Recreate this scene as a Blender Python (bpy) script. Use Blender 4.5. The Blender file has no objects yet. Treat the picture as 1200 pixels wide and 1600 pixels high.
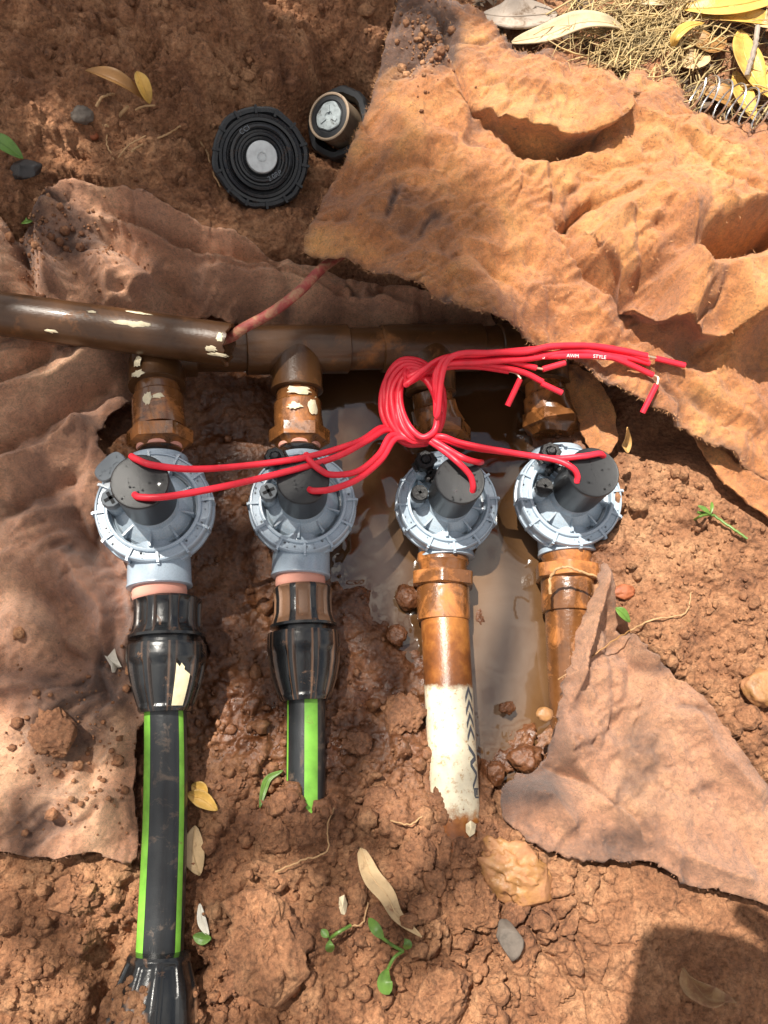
import bpy, bmesh, math, random
import numpy as np
from mathutils import Vector, Matrix

random.seed(7)
RNG = np.random.default_rng(11)
C = bpy.context.scene.collection
SC = bpy.context.scene

# ------------------------------------------------------------------ camera, world, sun, exposure
F = 1300.0                                   # focal length in photo pixels (1200 x 1600)
CAM = Vector((-0.055, -0.178, 0.570))
_d = (Vector((0, 0, 0)) - CAM).normalized()
_r = _d.cross(Vector((0, 1, 0))).normalized()
_u = _r.cross(_d).normalized()
cam_data = bpy.data.cameras.new('camera')
cam_data.sensor_fit = 'VERTICAL'
cam_data.sensor_height = 36.0
cam_data.lens = F / 1600.0 * 36.0
cam_data.clip_start = 0.01
cam_data.clip_end = 200.0
cam = bpy.data.objects.new('camera', cam_data)
C.objects.link(cam)
cam.matrix_world = Matrix(((_r.x, _u.x, -_d.x, CAM.x), (_r.y, _u.y, -_d.y, CAM.y), (_r.z, _u.z, -_d.z, CAM.z), (0, 0, 0, 1)))
SC.camera = cam

SUN_EL = math.radians(63)
SUN_AZ = Vector((-0.68, 0.73, 0)).normalized()          # horizontal direction towards the sun
SUN = (SUN_AZ * math.cos(SUN_EL) + Vector((0, 0, math.sin(SUN_EL)))).normalized()
world = bpy.data.worlds.new('World')
SC.world = world
world.use_nodes = True
wn = world.node_tree
wn.nodes.clear()
sky = wn.nodes.new('ShaderNodeTexSky')
sky.sky_type = 'NISHITA'
sky.sun_disc = False
sky.sun_elevation = SUN_EL
sky.sun_rotation = math.atan2(SUN_AZ.x, SUN_AZ.y)
sky.air_density = 1.0
sky.dust_density = 2.5
bg = wn.nodes.new('ShaderNodeBackground')
bg.inputs['Strength'].default_value = 0.05
wo = wn.nodes.new('ShaderNodeOutputWorld')
# soft white clouds over the clear sky
wtc = wn.nodes.new('ShaderNodeTexCoord')
wnz = wn.nodes.new('ShaderNodeTexNoise'); wnz.inputs['Scale'].default_value = 3.0; wnz.inputs['Detail'].default_value = 7; wnz.inputs['Roughness'].default_value = 0.6
wrp = wn.nodes.new('ShaderNodeValToRGB'); wrp.color_ramp.elements[0].position = 0.42; wrp.color_ramp.elements[1].position = 0.54
wmx = wn.nodes.new('ShaderNodeMix'); wmx.data_type = 'RGBA'
wmx.inputs[7].default_value = (12.0, 11.6, 11.0, 1)
wn.links.new(wtc.outputs['Generated'], wnz.inputs['Vector']); wn.links.new(wnz.outputs['Fac'], wrp.inputs[0])
wn.links.new(wrp.outputs[0], wmx.inputs[0]); wn.links.new(sky.outputs['Color'], wmx.inputs[6])
wn.links.new(wmx.outputs[2], bg.inputs['Color'])
wn.links.new(bg.outputs['Background'], wo.inputs['Surface'])
sun_data = bpy.data.lights.new('sun', 'SUN')
sun_data.energy = 4.9
sun_data.angle = math.radians(0.5)
sun_data.color = (1.0, 0.94, 0.84)
sun = bpy.data.objects.new('sun', sun_data)
C.objects.link(sun)
sun.rotation_euler = SUN.to_track_quat('Z', 'Y').to_euler()
SC.view_settings.view_transform = 'Standard'
SC.view_settings.look = 'None'
SC.view_settings.exposure = 0.86
SC.view_settings.gamma = 1.0
SC.view_settings.use_curve_mapping = False
SC.cycles.max_bounces = 6
SC.cycles.diffuse_bounces = 2
SC.cycles.glossy_bounces = 3
SC.cycles.transmission_bounces = 4
SC.cycles.caustics_reflective = False
SC.cycles.caustics_refractive = False

# ------------------------------------------------------------------ helpers
def P(u, v, z):
    """photo pixel at height z -> place in the world"""
    ray = _r * ((u - 600) / F) + _u * (-(v - 800) / F) + _d
    t = (z - CAM.z) / ray.z
    return CAM + ray * t

def S(u, v, z):
    return (P(u, v, z) - CAM).dot(_d) / F

def to_px(X, Y, Z):
    dx, dy, dz = X - CAM.x, Y - CAM.y, Z - CAM.z
    dep = dx * _d.x + dy * _d.y + dz * _d.z
    return (600 + F * (dx * _r.x + dy * _r.y + dz * _r.z) / dep, 800 - F * (dx * _u.x + dy * _u.y + dz * _u.z) / dep)

PX = 0.00046

class MB:
    """collects vertices and faces of one mesh"""
    def __init__(s):
        s.v = []; s.f = []
    def add(s, verts, faces):
        o = len(s.v)
        s.v.extend([tuple(p) for p in verts])
        s.f.extend([tuple(i + o for i in f) for f in faces])
        return o
    def box(s, c, sx, sy, sz, M=None):
        vs = [Vector((x * sx / 2, y * sy / 2, z * sz / 2)) for x in (-1, 1) for y in (-1, 1) for z in (-1, 1)]
        if M is not None:
            vs = [M @ p for p in vs]
        c = Vector(c)
        s.add([p + c for p in vs], [(0, 1, 3, 2), (4, 6, 7, 5), (0, 4, 5, 1), (2, 3, 7, 6), (0, 2, 6, 4), (1, 5, 7, 3)])
    def lathe(s, prof, n=48, M=None, mod=None, close=True):
        """prof: (radius, z). mod(r, z, angle, k) -> radius"""
        vs = []
        for k, (r, z) in enumerate(prof):
            for i in range(n):
                a = 2 * math.pi * i / n
                rr = mod(r, z, a, k) if mod else r
                p = Vector((rr * math.cos(a), rr * math.sin(a), z))
                vs.append(M @ p if M is not None else p)
        fs = []
        for k in range(len(prof) - 1):
            for i in range(n):
                j = (i + 1) % n
                fs.append((k * n + i, k * n + j, (k + 1) * n + j, (k + 1) * n + i))
        if close:
            fs.append(tuple(reversed(range(n))))
            fs.append(tuple((len(prof) - 1) * n + i for i in range(n)))
        s.add(vs, fs)
    def sweep(s, pts, rad, n=12, cap=True, a0=0.0, a1=None, ref=None):
        """tube along pts; rad a number or a list; a0..a1 an angular slice only"""
        pts = [Vector(p) for p in pts]
        m = len(pts)
        if not hasattr(rad, '__len__'):
            rad = [rad] * m
        tan = []
        for i in range(m):
            a = pts[max(0, i - 1)]; b = pts[min(m - 1, i + 1)]
            d = b - a
            tan.append(d.normalized() if d.length > 1e-9 else (tan[-1] if tan else Vector((0, 0, 1))))
        r0 = Vector(ref) if ref is not None else (Vector((0, 0, 1)) if abs(tan[0].z) < 0.9 else Vector((1, 0, 0)))
        nx = (r0 - tan[0] * r0.dot(tan[0])).normalized()
        vs = []
        full = a1 is None
        cnt = n if full else n + 1
        for i in range(m):
            nx = (nx - tan[i] * nx.dot(tan[i])).normalized()
            ny = tan[i].cross(nx)
            for k in range(cnt):
                a = 2 * math.pi * k / n if full else a0 + (a1 - a0) * k / n
                vs.append(pts[i] + (nx * math.cos(a) + ny * math.sin(a)) * rad[i])
        fs = []
        for i in range(m - 1):
            for k in range(n if not full else n):
                j = (k + 1) % n if full else k + 1
                fs.append((i * cnt + k, i * cnt + j, (i + 1) * cnt + j, (i + 1) * cnt + k))
        if cap and full:
            fs.append(tuple(reversed(range(n))))
            fs.append(tuple((m - 1) * n + k for k in range(n)))
        s.add(vs, fs)
    def build(s, name, mat, parent=None, smooth=True, origin=None, sharp=35):
        off = Vector(origin) if origin is not None else (parent['_o'] if parent is not None and '_o' in parent else None)
        vs = s.v
        if off is not None:
            ox, oy, oz = off[0], off[1], off[2]
            vs = [(p[0] - ox, p[1] - oy, p[2] - oz) for p in vs]
        me = bpy.data.meshes.new(name)
        me.from_pydata(vs, [], s.f)
        me.validate()
        if smooth:
            me.polygons.foreach_set('use_smooth', [True] * len(me.polygons))
            if sharp:
                me.set_sharp_from_angle(angle=math.radians(sharp))
        me.update()
        o = bpy.data.objects.new(name, me)
        C.objects.link(o)
        if mat is not None:
            me.materials.append(mat)
        if parent is not None:
            o.parent = parent
        elif origin is not None:
            o.location = Vector(origin)
        return o

def tag(o, label=None, cat=None, group=None, kind=None):
    if label: o['label'] = label
    if cat: o['category'] = cat
    if group: o['group'] = group
    if kind: o['kind'] = kind
    return o

def thing(name, label, cat, loc=(0, 0, 0), group=None):
    o = bpy.data.objects.new(name, None)
    C.objects.link(o)
    o.location = Vector(loc)
    o['_o'] = list(loc)
    o.empty_display_size = 0.01
    return tag(o, label, cat, group)

def catmull(pts, n=8):
    pts = [Vector(p) for p in pts]
    q = [pts[0] * 2 - pts[1]] + pts + [pts[-1] * 2 - pts[-2]]
    out = []
    for i in range(1, len(q) - 2):
        p0, p1, p2, p3 = q[i - 1:i + 3]
        for k in range(n):
            t = k / n
            out.append(0.5 * ((2 * p1) + (p2 - p0) * t + (2 * p0 - 5 * p1 + 4 * p2 - p3) * t * t + (3 * p1 - p0 - 3 * p2 + p3) * t ** 3))
    out.append(pts[-1])
    return out

def lathe_px(mb, prof, n=40, mod=None, cap=True):
    """tube whose stations are (u, v, z, width in photo px), all on one straight-ish axis"""
    pts = [P(a[0], a[1], a[2]) for a in prof]
    rad = [a[3] * 0.5 * S(a[0], a[1], a[2]) for a in prof]
    ax = (pts[-1] - pts[0]).normalized()
    up = Vector((0, 0, 1)); up = (up - ax * up.dot(ax)).normalized()
    side = ax.cross(up)
    vs = []
    for k, (p, r) in enumerate(zip(pts, rad)):
        for i in range(n):
            a = 2 * math.pi * i / n
            rr = mod(r, k, a) if mod else r
            vs.append(p + (up * math.cos(a) + side * math.sin(a)) * rr)
    fs = []
    for k in range(len(pts) - 1):
        for i in range(n):
            j = (i + 1) % n
            fs.append((k * n + i, k * n + j, (k + 1) * n + j, (k + 1) * n + i))
    if cap:
        fs.append(tuple(reversed(range(n))))
        fs.append(tuple((len(pts) - 1) * n + i for i in range(n)))
    mb.add(vs, fs)
    return mb

# ---- noise
_perm = RNG.permutation(256)
_perm = np.concatenate([_perm, _perm, _perm])
_g3 = RNG.normal(size=(256, 3)); _g3 /= np.linalg.norm(_g3, axis=1)[:, None]

def perlin(x, y, z=0.0):
    x = np.asarray(x, float); y = np.asarray(y, float); z = np.zeros_like(x) + z
    xi = np.floor(x).astype(int); yi = np.floor(y).astype(int); zi = np.floor(z).astype(int)
    xf, yf, zf = x - xi, y - yi, z - zi
    f = lambda t: t * t * t * (t * (t * 6 - 15) + 10)
    u, v, w = f(xf), f(yf), f(zf)
    def g(dx, dy, dz):
        h = _perm[(_perm[(_perm[(xi + dx) & 255] + yi + dy) & 255] + zi + dz) & 255]
        G = _g3[h]
        return G[..., 0] * (xf - dx) + G[..., 1] * (yf - dy) + G[..., 2] * (zf - dz)
    L = lambda a, b, t: a + (b - a) * t
    return L(L(L(g(0, 0, 0), g(1, 0, 0), u), L(g(0, 1, 0), g(1, 1, 0), u), v),
             L(L(g(0, 0, 1), g(1, 0, 1), u), L(g(0, 1, 1), g(1, 1, 1), u), v), w)

def fbm(x, y, z=0.0, oct=5, gain=0.5):
    s = 0; a = 1.0; f = 1.0
    for i in range(oct):
        s = s + a * perlin(np.asarray(x) * f + i * 17.3, np.asarray(y) * f - i * 9.1, z + i * 3.7)
        a *= gain; f *= 2.03
    return s

def sstep(a, b, x):
    t = np.clip((x - a) / (b - a), 0, 1)
    return t * t * (3 - 2 * t)

def seg_dist(X, Y, pts, closed=False):
    """distance, side and running fraction to a polyline (world xy)"""
    best = np.full(X.shape, 1e9); side = np.zeros(X.shape); frac = np.zeros(X.shape)
    nx = np.zeros(X.shape); ny = np.zeros(X.shape); qx = np.zeros(X.shape); qy = np.zeros(X.shape)
    pp = list(pts) + ([pts[0]] if closed else [])
    lens = [math.dist(pp[i], pp[i + 1]) for i in range(len(pp) - 1)]
    tot = sum(lens); run = 0
    for i in range(len(pp) - 1):
        ax, ay = pp[i]; bx, by = pp[i + 1]
        dx, dy = bx - ax, by - ay
        L = lens[i]
        if L < 1e-9: continue
        t = np.clip(((X - ax) * dx + (Y - ay) * dy) / (L * L), 0, 1)
        cx, cy = ax + t * dx, ay + t * dy
        d = np.hypot(X - cx, Y - cy)
        m = d < best
        best = np.where(m, d, best)
        side = np.where(m, np.sign((X - ax) * dy - (Y - ay) * dx), side)     # + : right of travel
        frac = np.where(m, (run + t * L) / tot, frac)
        nx = np.where(m, dy / L, nx); ny = np.where(m, -dx / L, ny)
        qx = np.where(m, cx, qx); qy = np.where(m, cy, qy)
        run += L
    return best, side, frac, nx, ny, qx, qy

def inside(X, Y, poly):
    r = np.zeros(X.shape, bool)
    n = len(poly); j = n - 1
    for i in range(n):
        xi, yi = poly[i]; xj, yj = poly[j]
        c = ((yi > Y) != (yj > Y)) & (X < (xj - xi) * (Y - yi) / ((yj - yi) if abs(yj - yi) > 1e-12 else 1e-12) + xi)
        r ^= c
        j = i
    return r

def xy(pts, z=0.0):
    return [(P(u, v, z).x, P(u, v, z).y) for u, v in pts]

def smooth_poly(pts, n=6):
    q = [Vector((p[0], p[1], 0)) for p in pts]
    m = len(q); out = []
    for i in range(m):
        p0, p1, p2, p3 = q[i - 1], q[i], q[(i + 1) % m], q[(i + 2) % m]
        for k in range(n):
            t = k / n
            w = 0.5 * ((2 * p1) + (p2 - p0) * t + (2 * p0 - 5 * p1 + 4 * p2 - p3) * t * t + (3 * p1 - p0 - 3 * p2 + p3) * t ** 3)
            out.append((w.x, w.y))
    return out

def set_attr(me, name, vals):
    a = me.attributes.new(name, 'FLOAT', 'POINT')
    a.data.foreach_set('value', np.asarray(vals, dtype=np.float32))

# ------------------------------------------------------------------ materials
class Nodes:
    def __init__(s, name):
        s.m = bpy.data.materials.new(name)
        s.m.use_nodes = True
        s.t = s.m.node_tree
        s.t.nodes.clear()
        s.out = s.n('ShaderNodeOutputMaterial')
        s.b = s.n('ShaderNodeBsdfPrincipled')
        s.l(s.b.outputs[0], s.out.inputs[0])
        s.co = s.n('ShaderNodeTexCoord').outputs['Object']
    def n(s, t, **k):
        x = s.t.nodes.new(t)
        for a, b in k.items(): setattr(x, a, b)
        return x
    def l(s, a, b):
        s.t.links.new(a, b)
    def put(s, sock, v):
        if isinstance(v, (int, float)): sock.default_value = v
        elif isinstance(v, tuple): sock.default_value = (*v, 1) if len(v) == 3 and sock.type == 'RGBA' else v
        else: s.l(v, sock)
    def noise(s, scale, detail=5, rough=0.6, dist=0.0, co=None):
        x = s.n('ShaderNodeTexNoise')
        s.l(co if co is not None else s.co, x.inputs['Vector'])
        x.inputs['Scale'].default_value = scale; x.inputs['Detail'].default_value = detail
        x.inputs['Roughness'].default_value = rough; x.inputs['Distortion'].default_value = dist
        return x.outputs['Fac']
    def vor(s, scale, feature='F1', co=None):
        x = s.n('ShaderNodeTexVoronoi', feature=feature)
        s.l(co if co is not None else s.co, x.inputs['Vector'])
        x.inputs['Scale'].default_value = scale
        return x.outputs['Distance']
    def scaled(s, sx, sy, sz):
        x = s.n('ShaderNodeMapping'); s.l(s.co, x.inputs['Vector'])
        x.inputs['Scale'].default_value = (sx, sy, sz)
        return x.outputs[0]
    def ramp(s, fac, stops):
        x = s.n('ShaderNodeValToRGB'); s.l(fac, x.inputs[0])
        e = x.color_ramp.elements
        while len(e) < len(stops): e.new(0.5)
        for i, (p, c) in enumerate(stops):
            e[i].position = p
            e[i].color = (*c, 1) if isinstance(c, tuple) else (c, c, c, 1)
        return x.outputs[0]
    def mix(s, fac, a, b, mode='MIX'):
        x = s.n('ShaderNodeMix', data_type='RGBA', blend_type=mode)
        s.put(x.inputs[0], fac); s.put(x.inputs[6], a); s.put(x.inputs[7], b)
        return x.outputs[2]
    def math(s, op, a, b=0.0, clamp=False):
        x = s.n('ShaderNodeMath', operation=op, use_clamp=clamp)
        s.put(x.inputs[0], a); s.put(x.inputs[1], b)
        return x.outputs[0]
    def attr(s, name):
        return s.n('ShaderNodeAttribute', attribute_name=name).outputs['Fac']
    def bump(s, h, strength, dist, prev=None):
        x = s.n('ShaderNodeBump')
        s.put(x.inputs['Strength'], strength); x.inputs['Distance'].default_value = dist
        s.l(h, x.inputs['Height'])
        if prev is not None: s.l(prev, x.inputs['Normal'])
        return x.outputs[0]
    def done(s, col=None, rough=None, normal=None, **k):
        if col is not None: s.put(s.b.inputs['Base Color'], col)
        if rough is not None: s.put(s.b.inputs['Roughness'], rough)
        if normal is not None: s.l(normal, s.b.inputs['Normal'])
        for a, b in k.items(): s.put(s.b.inputs[a.replace('_', ' ')], b)
        return s.m

def m_soil(name, tones, wet_default=None, red=1.0):
    s = Nodes(name)
    base = s.ramp(s.noise(28, 7, 0.65, 0.4), [(0.30, tones[0]), (0.5, tones[1]), (0.72, tones[2])])
    grain = s.noise(330, 9, 0.8)
    col = s.mix(0.9, base, s.ramp(grain, [(0.33, 0.3), (0.5, 1.0), (0.67, 1.6)]), 'MULTIPLY')
    speck = s.ramp(s.noise(900, 2, 0.5), [(0.66, 0.0), (0.72, 1.0)])
    col = s.mix(s.math('MULTIPLY', speck, 0.35), col, (0.55, 0.34, 0.2))
    wet = s.attr('wet')
    patchy = s.ramp(s.noise(60, 5, 0.6), [(0.35, 0.0), (0.62, 1.0)])
    wetf = s.math('MULTIPLY', wet, s.math('ADD', 0.65, s.math('MULTIPLY', patchy, 0.35)), True)
    col = s.mix(wetf, col, s.mix(1.0, col, (0.33, 0.25, 0.20), 'MULTIPLY'))
    rough = s.math('SUBTRACT', 0.95, s.math('MULTIPLY', wetf, 0.70))
    h = s.math('ADD', s.noise(170, 8, 0.68), s.math('MULTIPLY', s.vor(260), 0.5))
    b1 = s.bump(h, s.math('SUBTRACT', 0.8, s.math('MULTIPLY', wetf, 0.55)), 0.005)
    b2 = s.bump(s.noise(900, 4, 0.6), s.math('SUBTRACT', 0.5, s.math('MULTIPLY', wetf, 0.35)), 0.0012, b1)
    return s.done(col, rough, b2)

def m_felt(name, tones, mud=(0.12, 0.055, 0.03)):
    s = Nodes(name)
    base = s.ramp(s.noise(14, 6, 0.6, 0.6), [(0.32, tones[0]), (0.5, tones[1]), (0.68, tones[2])])
    fib = s.noise(380, 8, 0.8, 1.2)
    col = s.mix(0.8, base, s.ramp(fib, [(0.32, 0.35), (0.5, 1.0), (0.68, 1.45)]), 'MULTIPLY')
    fib2 = s.noise(60, 6, 0.7, 3.0)
    col = s.mix(0.6, col, s.ramp(fib2, [(0.3, 0.6), (0.5, 1.0), (0.7, 1.15)]), 'MULTIPLY')
    st = s.math('ADD', s.math('MULTIPLY', s.attr('mud'), 1.3), s.math('SUBTRACT', s.noise(45, 7, 0.7), 0.62), True)
    st = s.ramp(st, [(0.05, 0.0), (0.5, 1.0)])
    col = s.mix(st, col, s.mix(s.ramp(s.noise(300, 5, 0.7), [(0.35, 0.0), (0.65, 1.0)]), mud, tuple(x * 1.9 for x in mud)))
    dots = s.ramp(s.noise(420, 3, 0.6), [(0.685, 0.0), (0.72, 1.0)])
    col = s.mix(s.math('MULTIPLY', dots, 0.8), col, (0.08, 0.035, 0.02))
    wet = s.attr('wet')
    col = s.mix(wet, col, s.mix(1.0, col, (0.40, 0.33, 0.30), 'MULTIPLY'))
    rough = s.math('SUBTRACT', 0.97, s.math('MULTIPLY', wet, 0.70))
    b1 = s.bump(s.noise(130, 9, 0.8, 2.0), s.math('SUBTRACT', 0.9, s.math('MULTIPLY', wet, 0.6)), 0.004)
    b2 = s.bump(fib, 0.8, 0.0018, b1)
    return s.done(col, rough, b2, Sheen_Weight=0.25, Sheen_Roughness=0.6)

def m_plain(name, col, rough=0.5, var=0.25, scale=60, bump=0.0, bscale=300, spec=0.5, coat=0.0, dirt=None, dirt_amt=0.5, dscale=40, metallic=0.0, attr=None):
    s = Nodes(name)
    c = s.mix(var, col, s.ramp(s.noise(scale, 5, 0.6), [(0.3, 0.35), (0.5, 1.0), (0.75, 1.5)]), 'MULTIPLY')
    r = s.math('ADD', rough - 0.1, s.math('MULTIPLY', s.noise(scale * 2.3, 4), 0.2))
    if dirt:
        f = s.ramp(s.noise(dscale, 8, 0.7, 0.5), [(0.62 - dirt_amt * 0.25, 0.0), (0.74 - dirt_amt * 0.2, 1.0)])
        if attr:
            f = s.math('ADD', f, s.attr(attr), True)
        dcol = s.mix(s.noise(500, 4, 0.7), dirt, tuple(min(1, x * 1.7) for x in dirt))
        c = s.mix(f, c, dcol)
        r = s.mix(f, r, (0.8, 0.8, 0.8))
    nrm = None
    if bump:
        nrm = s.bump(s.noise(bscale, 5, 0.65), bump, 0.001)
    return s.done(c, r, nrm, Specular_IOR_Level=spec, Coat_Weight=coat, Metallic=metallic)

M = {}
M['soil'] = m_soil('red_soil', [(0.150, 0.061, 0.029), (0.30, 0.137, 0.065), (0.47, 0.25, 0.128)])
M['clod'] = m_soil('clod_soil', [(0.160, 0.065, 0.031), (0.31, 0.142, 0.067), (0.46, 0.245, 0.122)])
M['felt'] = m_felt('orange_felt', [(0.37, 0.130, 0.043), (0.65, 0.245, 0.068), (0.82, 0.385, 0.115)])
M['felt_grey'] = m_felt('dull_felt', [(0.42, 0.185, 0.10), (0.68, 0.335, 0.185), (0.85, 0.49, 0.28)])
M['brown_pvc'] = m_plain('muddy_brown_pvc', (0.082, 0.036, 0.013), 0.33, 0.5, 45, 0.25, 500, 0.45, 0.15, dirt=(0.20, 0.078, 0.022), dirt_amt=0.25, dscale=26)
M['amber_pvc'] = m_plain('muddy_amber_pvc', (0.15, 0.058, 0.018), 0.22, 0.6, 60, 0.25, 420, 0.5, 0.7, dirt=(0.36, 0.13, 0.03), dirt_amt=0.5, dscale=34)
M['cream'] = m_plain('cream_chips', (0.72, 0.62, 0.42), 0.6, 0.4, 200, 0.4, 500)
M['grey'] = m_plain('grey_valve_plastic', (0.355, 0.43, 0.505), 0.26, 0.25, 50, 0.06, 500, 0.5, 0.5, dirt=(0.26, 0.17, 0.11), dirt_amt=0.02, dscale=60)
M['grey_dirty'] = m_plain('dirty_grey_plastic', (0.34, 0.41, 0.475), 0.24, 0.3, 50, 0.08, 500, 0.5, 0.5, dirt=(0.30, 0.21, 0.14), dirt_amt=0.15, dscale=28)
M['black'] = m_plain('black_plastic', (0.012, 0.013, 0.014), 0.24, 0.3, 90, 0.15, 500, 0.5, 0.25, dirt=(0.20, 0.10, 0.05), dirt_amt=0.05, dscale=70, attr='mud')
M['soot'] = m_plain('solenoid_black', (0.011, 0.0115, 0.013), 0.40, 0.35, 120, 0.15, 800, 0.5, 0.1)
M['cap_black'] = m_plain('wet_cap_black', (0.010, 0.011, 0.013), 0.22, 0.4, 120, 0.3, 400, 0.5, 0.1, dirt=(0.05, 0.03, 0.02), dirt_amt=0.1, dscale=90)
M['knob'] = m_plain('wet_black_knob', (0.010, 0.010, 0.011), 0.34, 0.3, 120, 0.4, 400, 0.4, 0.05)
M['greytab'] = m_plain('dark_grey_tab', (0.16, 0.18, 0.20), 0.5, 0.5, 250, 0.4, 600)
M['red'] = m_plain('red_insulation', (0.78, 0.022, 0.045), 0.40, 0.25, 120, 0.1, 600, 0.5, 0.0, dirt=(0.40, 0.10, 0.06), dirt_amt=-0.1, dscale=130)
M['oldred'] = m_plain('muddy_red_sheath', (0.32, 0.055, 0.045), 0.6, 0.5, 120, 0.4, 400, dirt=(0.30, 0.16, 0.09), dirt_amt=0.75, dscale=110)
M['copper'] = m_plain('tinned_copper', (0.75, 0.62, 0.45), 0.35, 0.2, 400, metallic=0.7)
M['pink'] = m_plain('pink_thread_tape', (0.78, 0.36, 0.27), 0.7, 0.25, 180, 0.5, 350, dirt=(0.4, 0.17, 0.07), dirt_amt=0.05, dscale=60)
M['polypipe'] = m_plain('black_poly_pipe', (0.020, 0.022, 0.024), 0.33, 0.4, 60, 0.2, 700, 0.5, 0.1, dirt=(0.10, 0.07, 0.05), dirt_amt=0.25, dscale=80)
M['green'] = m_plain('lime_stripe', (0.21, 0.52, 0.06), 0.45, 0.4, 90, 0.0, 300, dirt=(0.20, 0.12, 0.06), dirt_amt=0.05, dscale=110)
M['sticker'] = m_plain('pale_sticker', (0.75, 0.66, 0.42), 0.5, 0.3, 160, 0.1, 300)
M['white_disc'] = m_plain('white_plastic', (0.60, 0.63, 0.63), 0.35, 0.3, 160, 0.15, 500, dirt=(0.15, 0.12, 0.1), dirt_amt=-0.1, dscale=150)
M['nozzle_grey'] = m_plain('grey_nozzle', (0.30, 0.34, 0.35), 0.4, 0.6, 160, 0.15, 500, dirt=(0.03, 0.025, 0.02), dirt_amt=0.35, dscale=170)
M['tan_ring'] = m_plain('tan_plastic', (0.30, 0.22, 0.15), 0.45, 0.4, 90, 0.1, 500, dirt=(0.14, 0.08, 0.05), dirt_amt=0.2, dscale=90)
M['steel'] = m_plain('spring_steel', (0.62, 0.61, 0.60), 0.28, 0.3, 300, metallic=0.9)
M['ink'] = m_plain('grey_ink', (0.09, 0.10, 0.12), 0.5, 0.3, 300)
M['print'] = m_plain('white_print', (0.85, 0.70, 0.68), 0.5, 0.2, 300)
M['root'] = m_plain('pale_root', (0.45, 0.27, 0.13), 0.7, 0.5, 200, 0.4, 500)
M['straw'] = m_plain('dry_straw', (0.46, 0.33, 0.15), 0.6, 0.9, 60, 0.2, 300)
M['leaf_yellow'] = m_plain('yellow_leaf', (0.60, 0.36, 0.08), 0.42, 0.7, 45, 0.5, 260, dirt=(0.20, 0.09, 0.03), dirt_amt=0.05, dscale=70)
M['leaf_tan'] = m_plain('tan_leaf', (0.52, 0.36, 0.19), 0.55, 0.8, 45, 0.5, 260, dirt=(0.2, 0.1, 0.05), dirt_amt=0.15, dscale=70)
M['leaf_brown'] = m_plain('brown_leaf', (0.30, 0.15, 0.045), 0.45, 0.5, 60, 0.25, 300)
M['leaf_ochre'] = m_plain('ochre_leaf', (0.50, 0.28, 0.09), 0.6, 0.7, 70, 0.5, 200, dirt=(0.3, 0.15, 0.07), dirt_amt=0.3, dscale=90)
M['leaf_ochre'] = m_plain('ochre_leaf', (0.50, 0.28, 0.09), 0.6, 0.7, 70, 0.5, 200, dirt=(0.3, 0.15, 0.07), dirt_amt=0.3, dscale=90)
M['leaf_crumpled'] = m_plain('crumpled_leaf', (0.30, 0.18, 0.085), 0.7, 0.9, 70, 0.8, 200, dirt=(0.17, 0.08, 0.04), dirt_amt=0.6, dscale=60)
M['leaf_green'] = m_plain('green_leaf', (0.105, 0.20, 0.032), 0.42, 0.7, 90, 0.25, 300)
M['bark'] = m_plain('pale_bark', (0.50, 0.39, 0.24), 0.75, 0.5, 60, 0.4, 150, dirt=(0.18, 0.12, 0.07), dirt_amt=0.05, dscale=60)
M['bark_grey'] = m_plain('grey_bark', (0.33, 0.27, 0.22), 0.8, 0.5, 50, 0.5, 150, dirt=(0.12, 0.08, 0.05), dirt_amt=0.3, dscale=50)
M['scrap'] = m_plain('white_plastic_scrap', (0.72, 0.68, 0.58), 0.5, 0.3, 150, 0.2, 300)
M['stone_grey'] = m_plain('grey_stone', (0.13, 0.105, 0.085), 0.8, 0.6, 120, 0.7, 250)
M['stone_dark'] = m_plain('black_stone', (0.03, 0.025, 0.023), 0.4, 0.5, 120, 0.7, 250)
M['stone_ochre'] = m_plain('ochre_rock', (0.33, 0.16, 0.055), 0.45, 0.9, 70, 1.0, 160, dirt=(0.24, 0.11, 0.05), dirt_amt=0.75, dscale=55)
M['stone_red'] = m_plain('red_pebble', (0.33, 0.10, 0.04), 0.6, 0.6, 120, 0.6, 250)

def m_water():
    s = Nodes('muddy_water')
    f = s.math('ADD', s.attr('sunlit_tint'), s.math('MULTIPLY', s.math('SUBTRACT', s.noise(14, 6, 0.6, 1.2), 0.5), 0.7), True)
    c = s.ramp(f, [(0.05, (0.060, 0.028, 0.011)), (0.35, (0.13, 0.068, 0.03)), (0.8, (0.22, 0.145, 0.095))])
    b = s.bump(s.noise(18, 2, 0.5), 0.10, 0.01)
    return s.done(c, 0.01, b, IOR=1.33, Specular_IOR_Level=0.9, Coat_Weight=1.0, Coat_Roughness=0.01)
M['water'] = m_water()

def m_pipe3():
    s = Nodes('pvc_white_with_rust_mud')
    white = s.mix(0.5, (0.76, 0.68, 0.50), s.ramp(s.noise(90, 5), [(0.3, 0.6), (0.6, 1.1)]), 'MULTIPLY')
    speck = s.ramp(s.noise(240, 6, 0.75), [(0.55, 0.0), (0.66, 1.0)])
    white = s.mix(s.math('MULTIPLY', speck, 0.8), white, (0.40, 0.20, 0.06))
    mud = s.ramp(s.noise(38, 6, 0.65), [(0.3, (0.09, 0.032, 0.014)), (0.5, (0.24, 0.08, 0.02)), (0.7, (0.46, 0.18, 0.04))])
    f = s.math('ADD', s.attr('mud'), s.math('MULTIPLY', s.math('SUBTRACT', s.noise(75, 9, 0.75), 0.45), 1.35))
    f = s.ramp(f, [(0.34, 0.0), (0.64, 1.0)])
    r = s.mix(f, (0.5, 0.5, 0.5), (0.32, 0.32, 0.32))
    return s.done(s.mix(f, white, mud), r, s.bump(s.noise(300, 5, 0.7), 0.3, 0.001))
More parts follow.
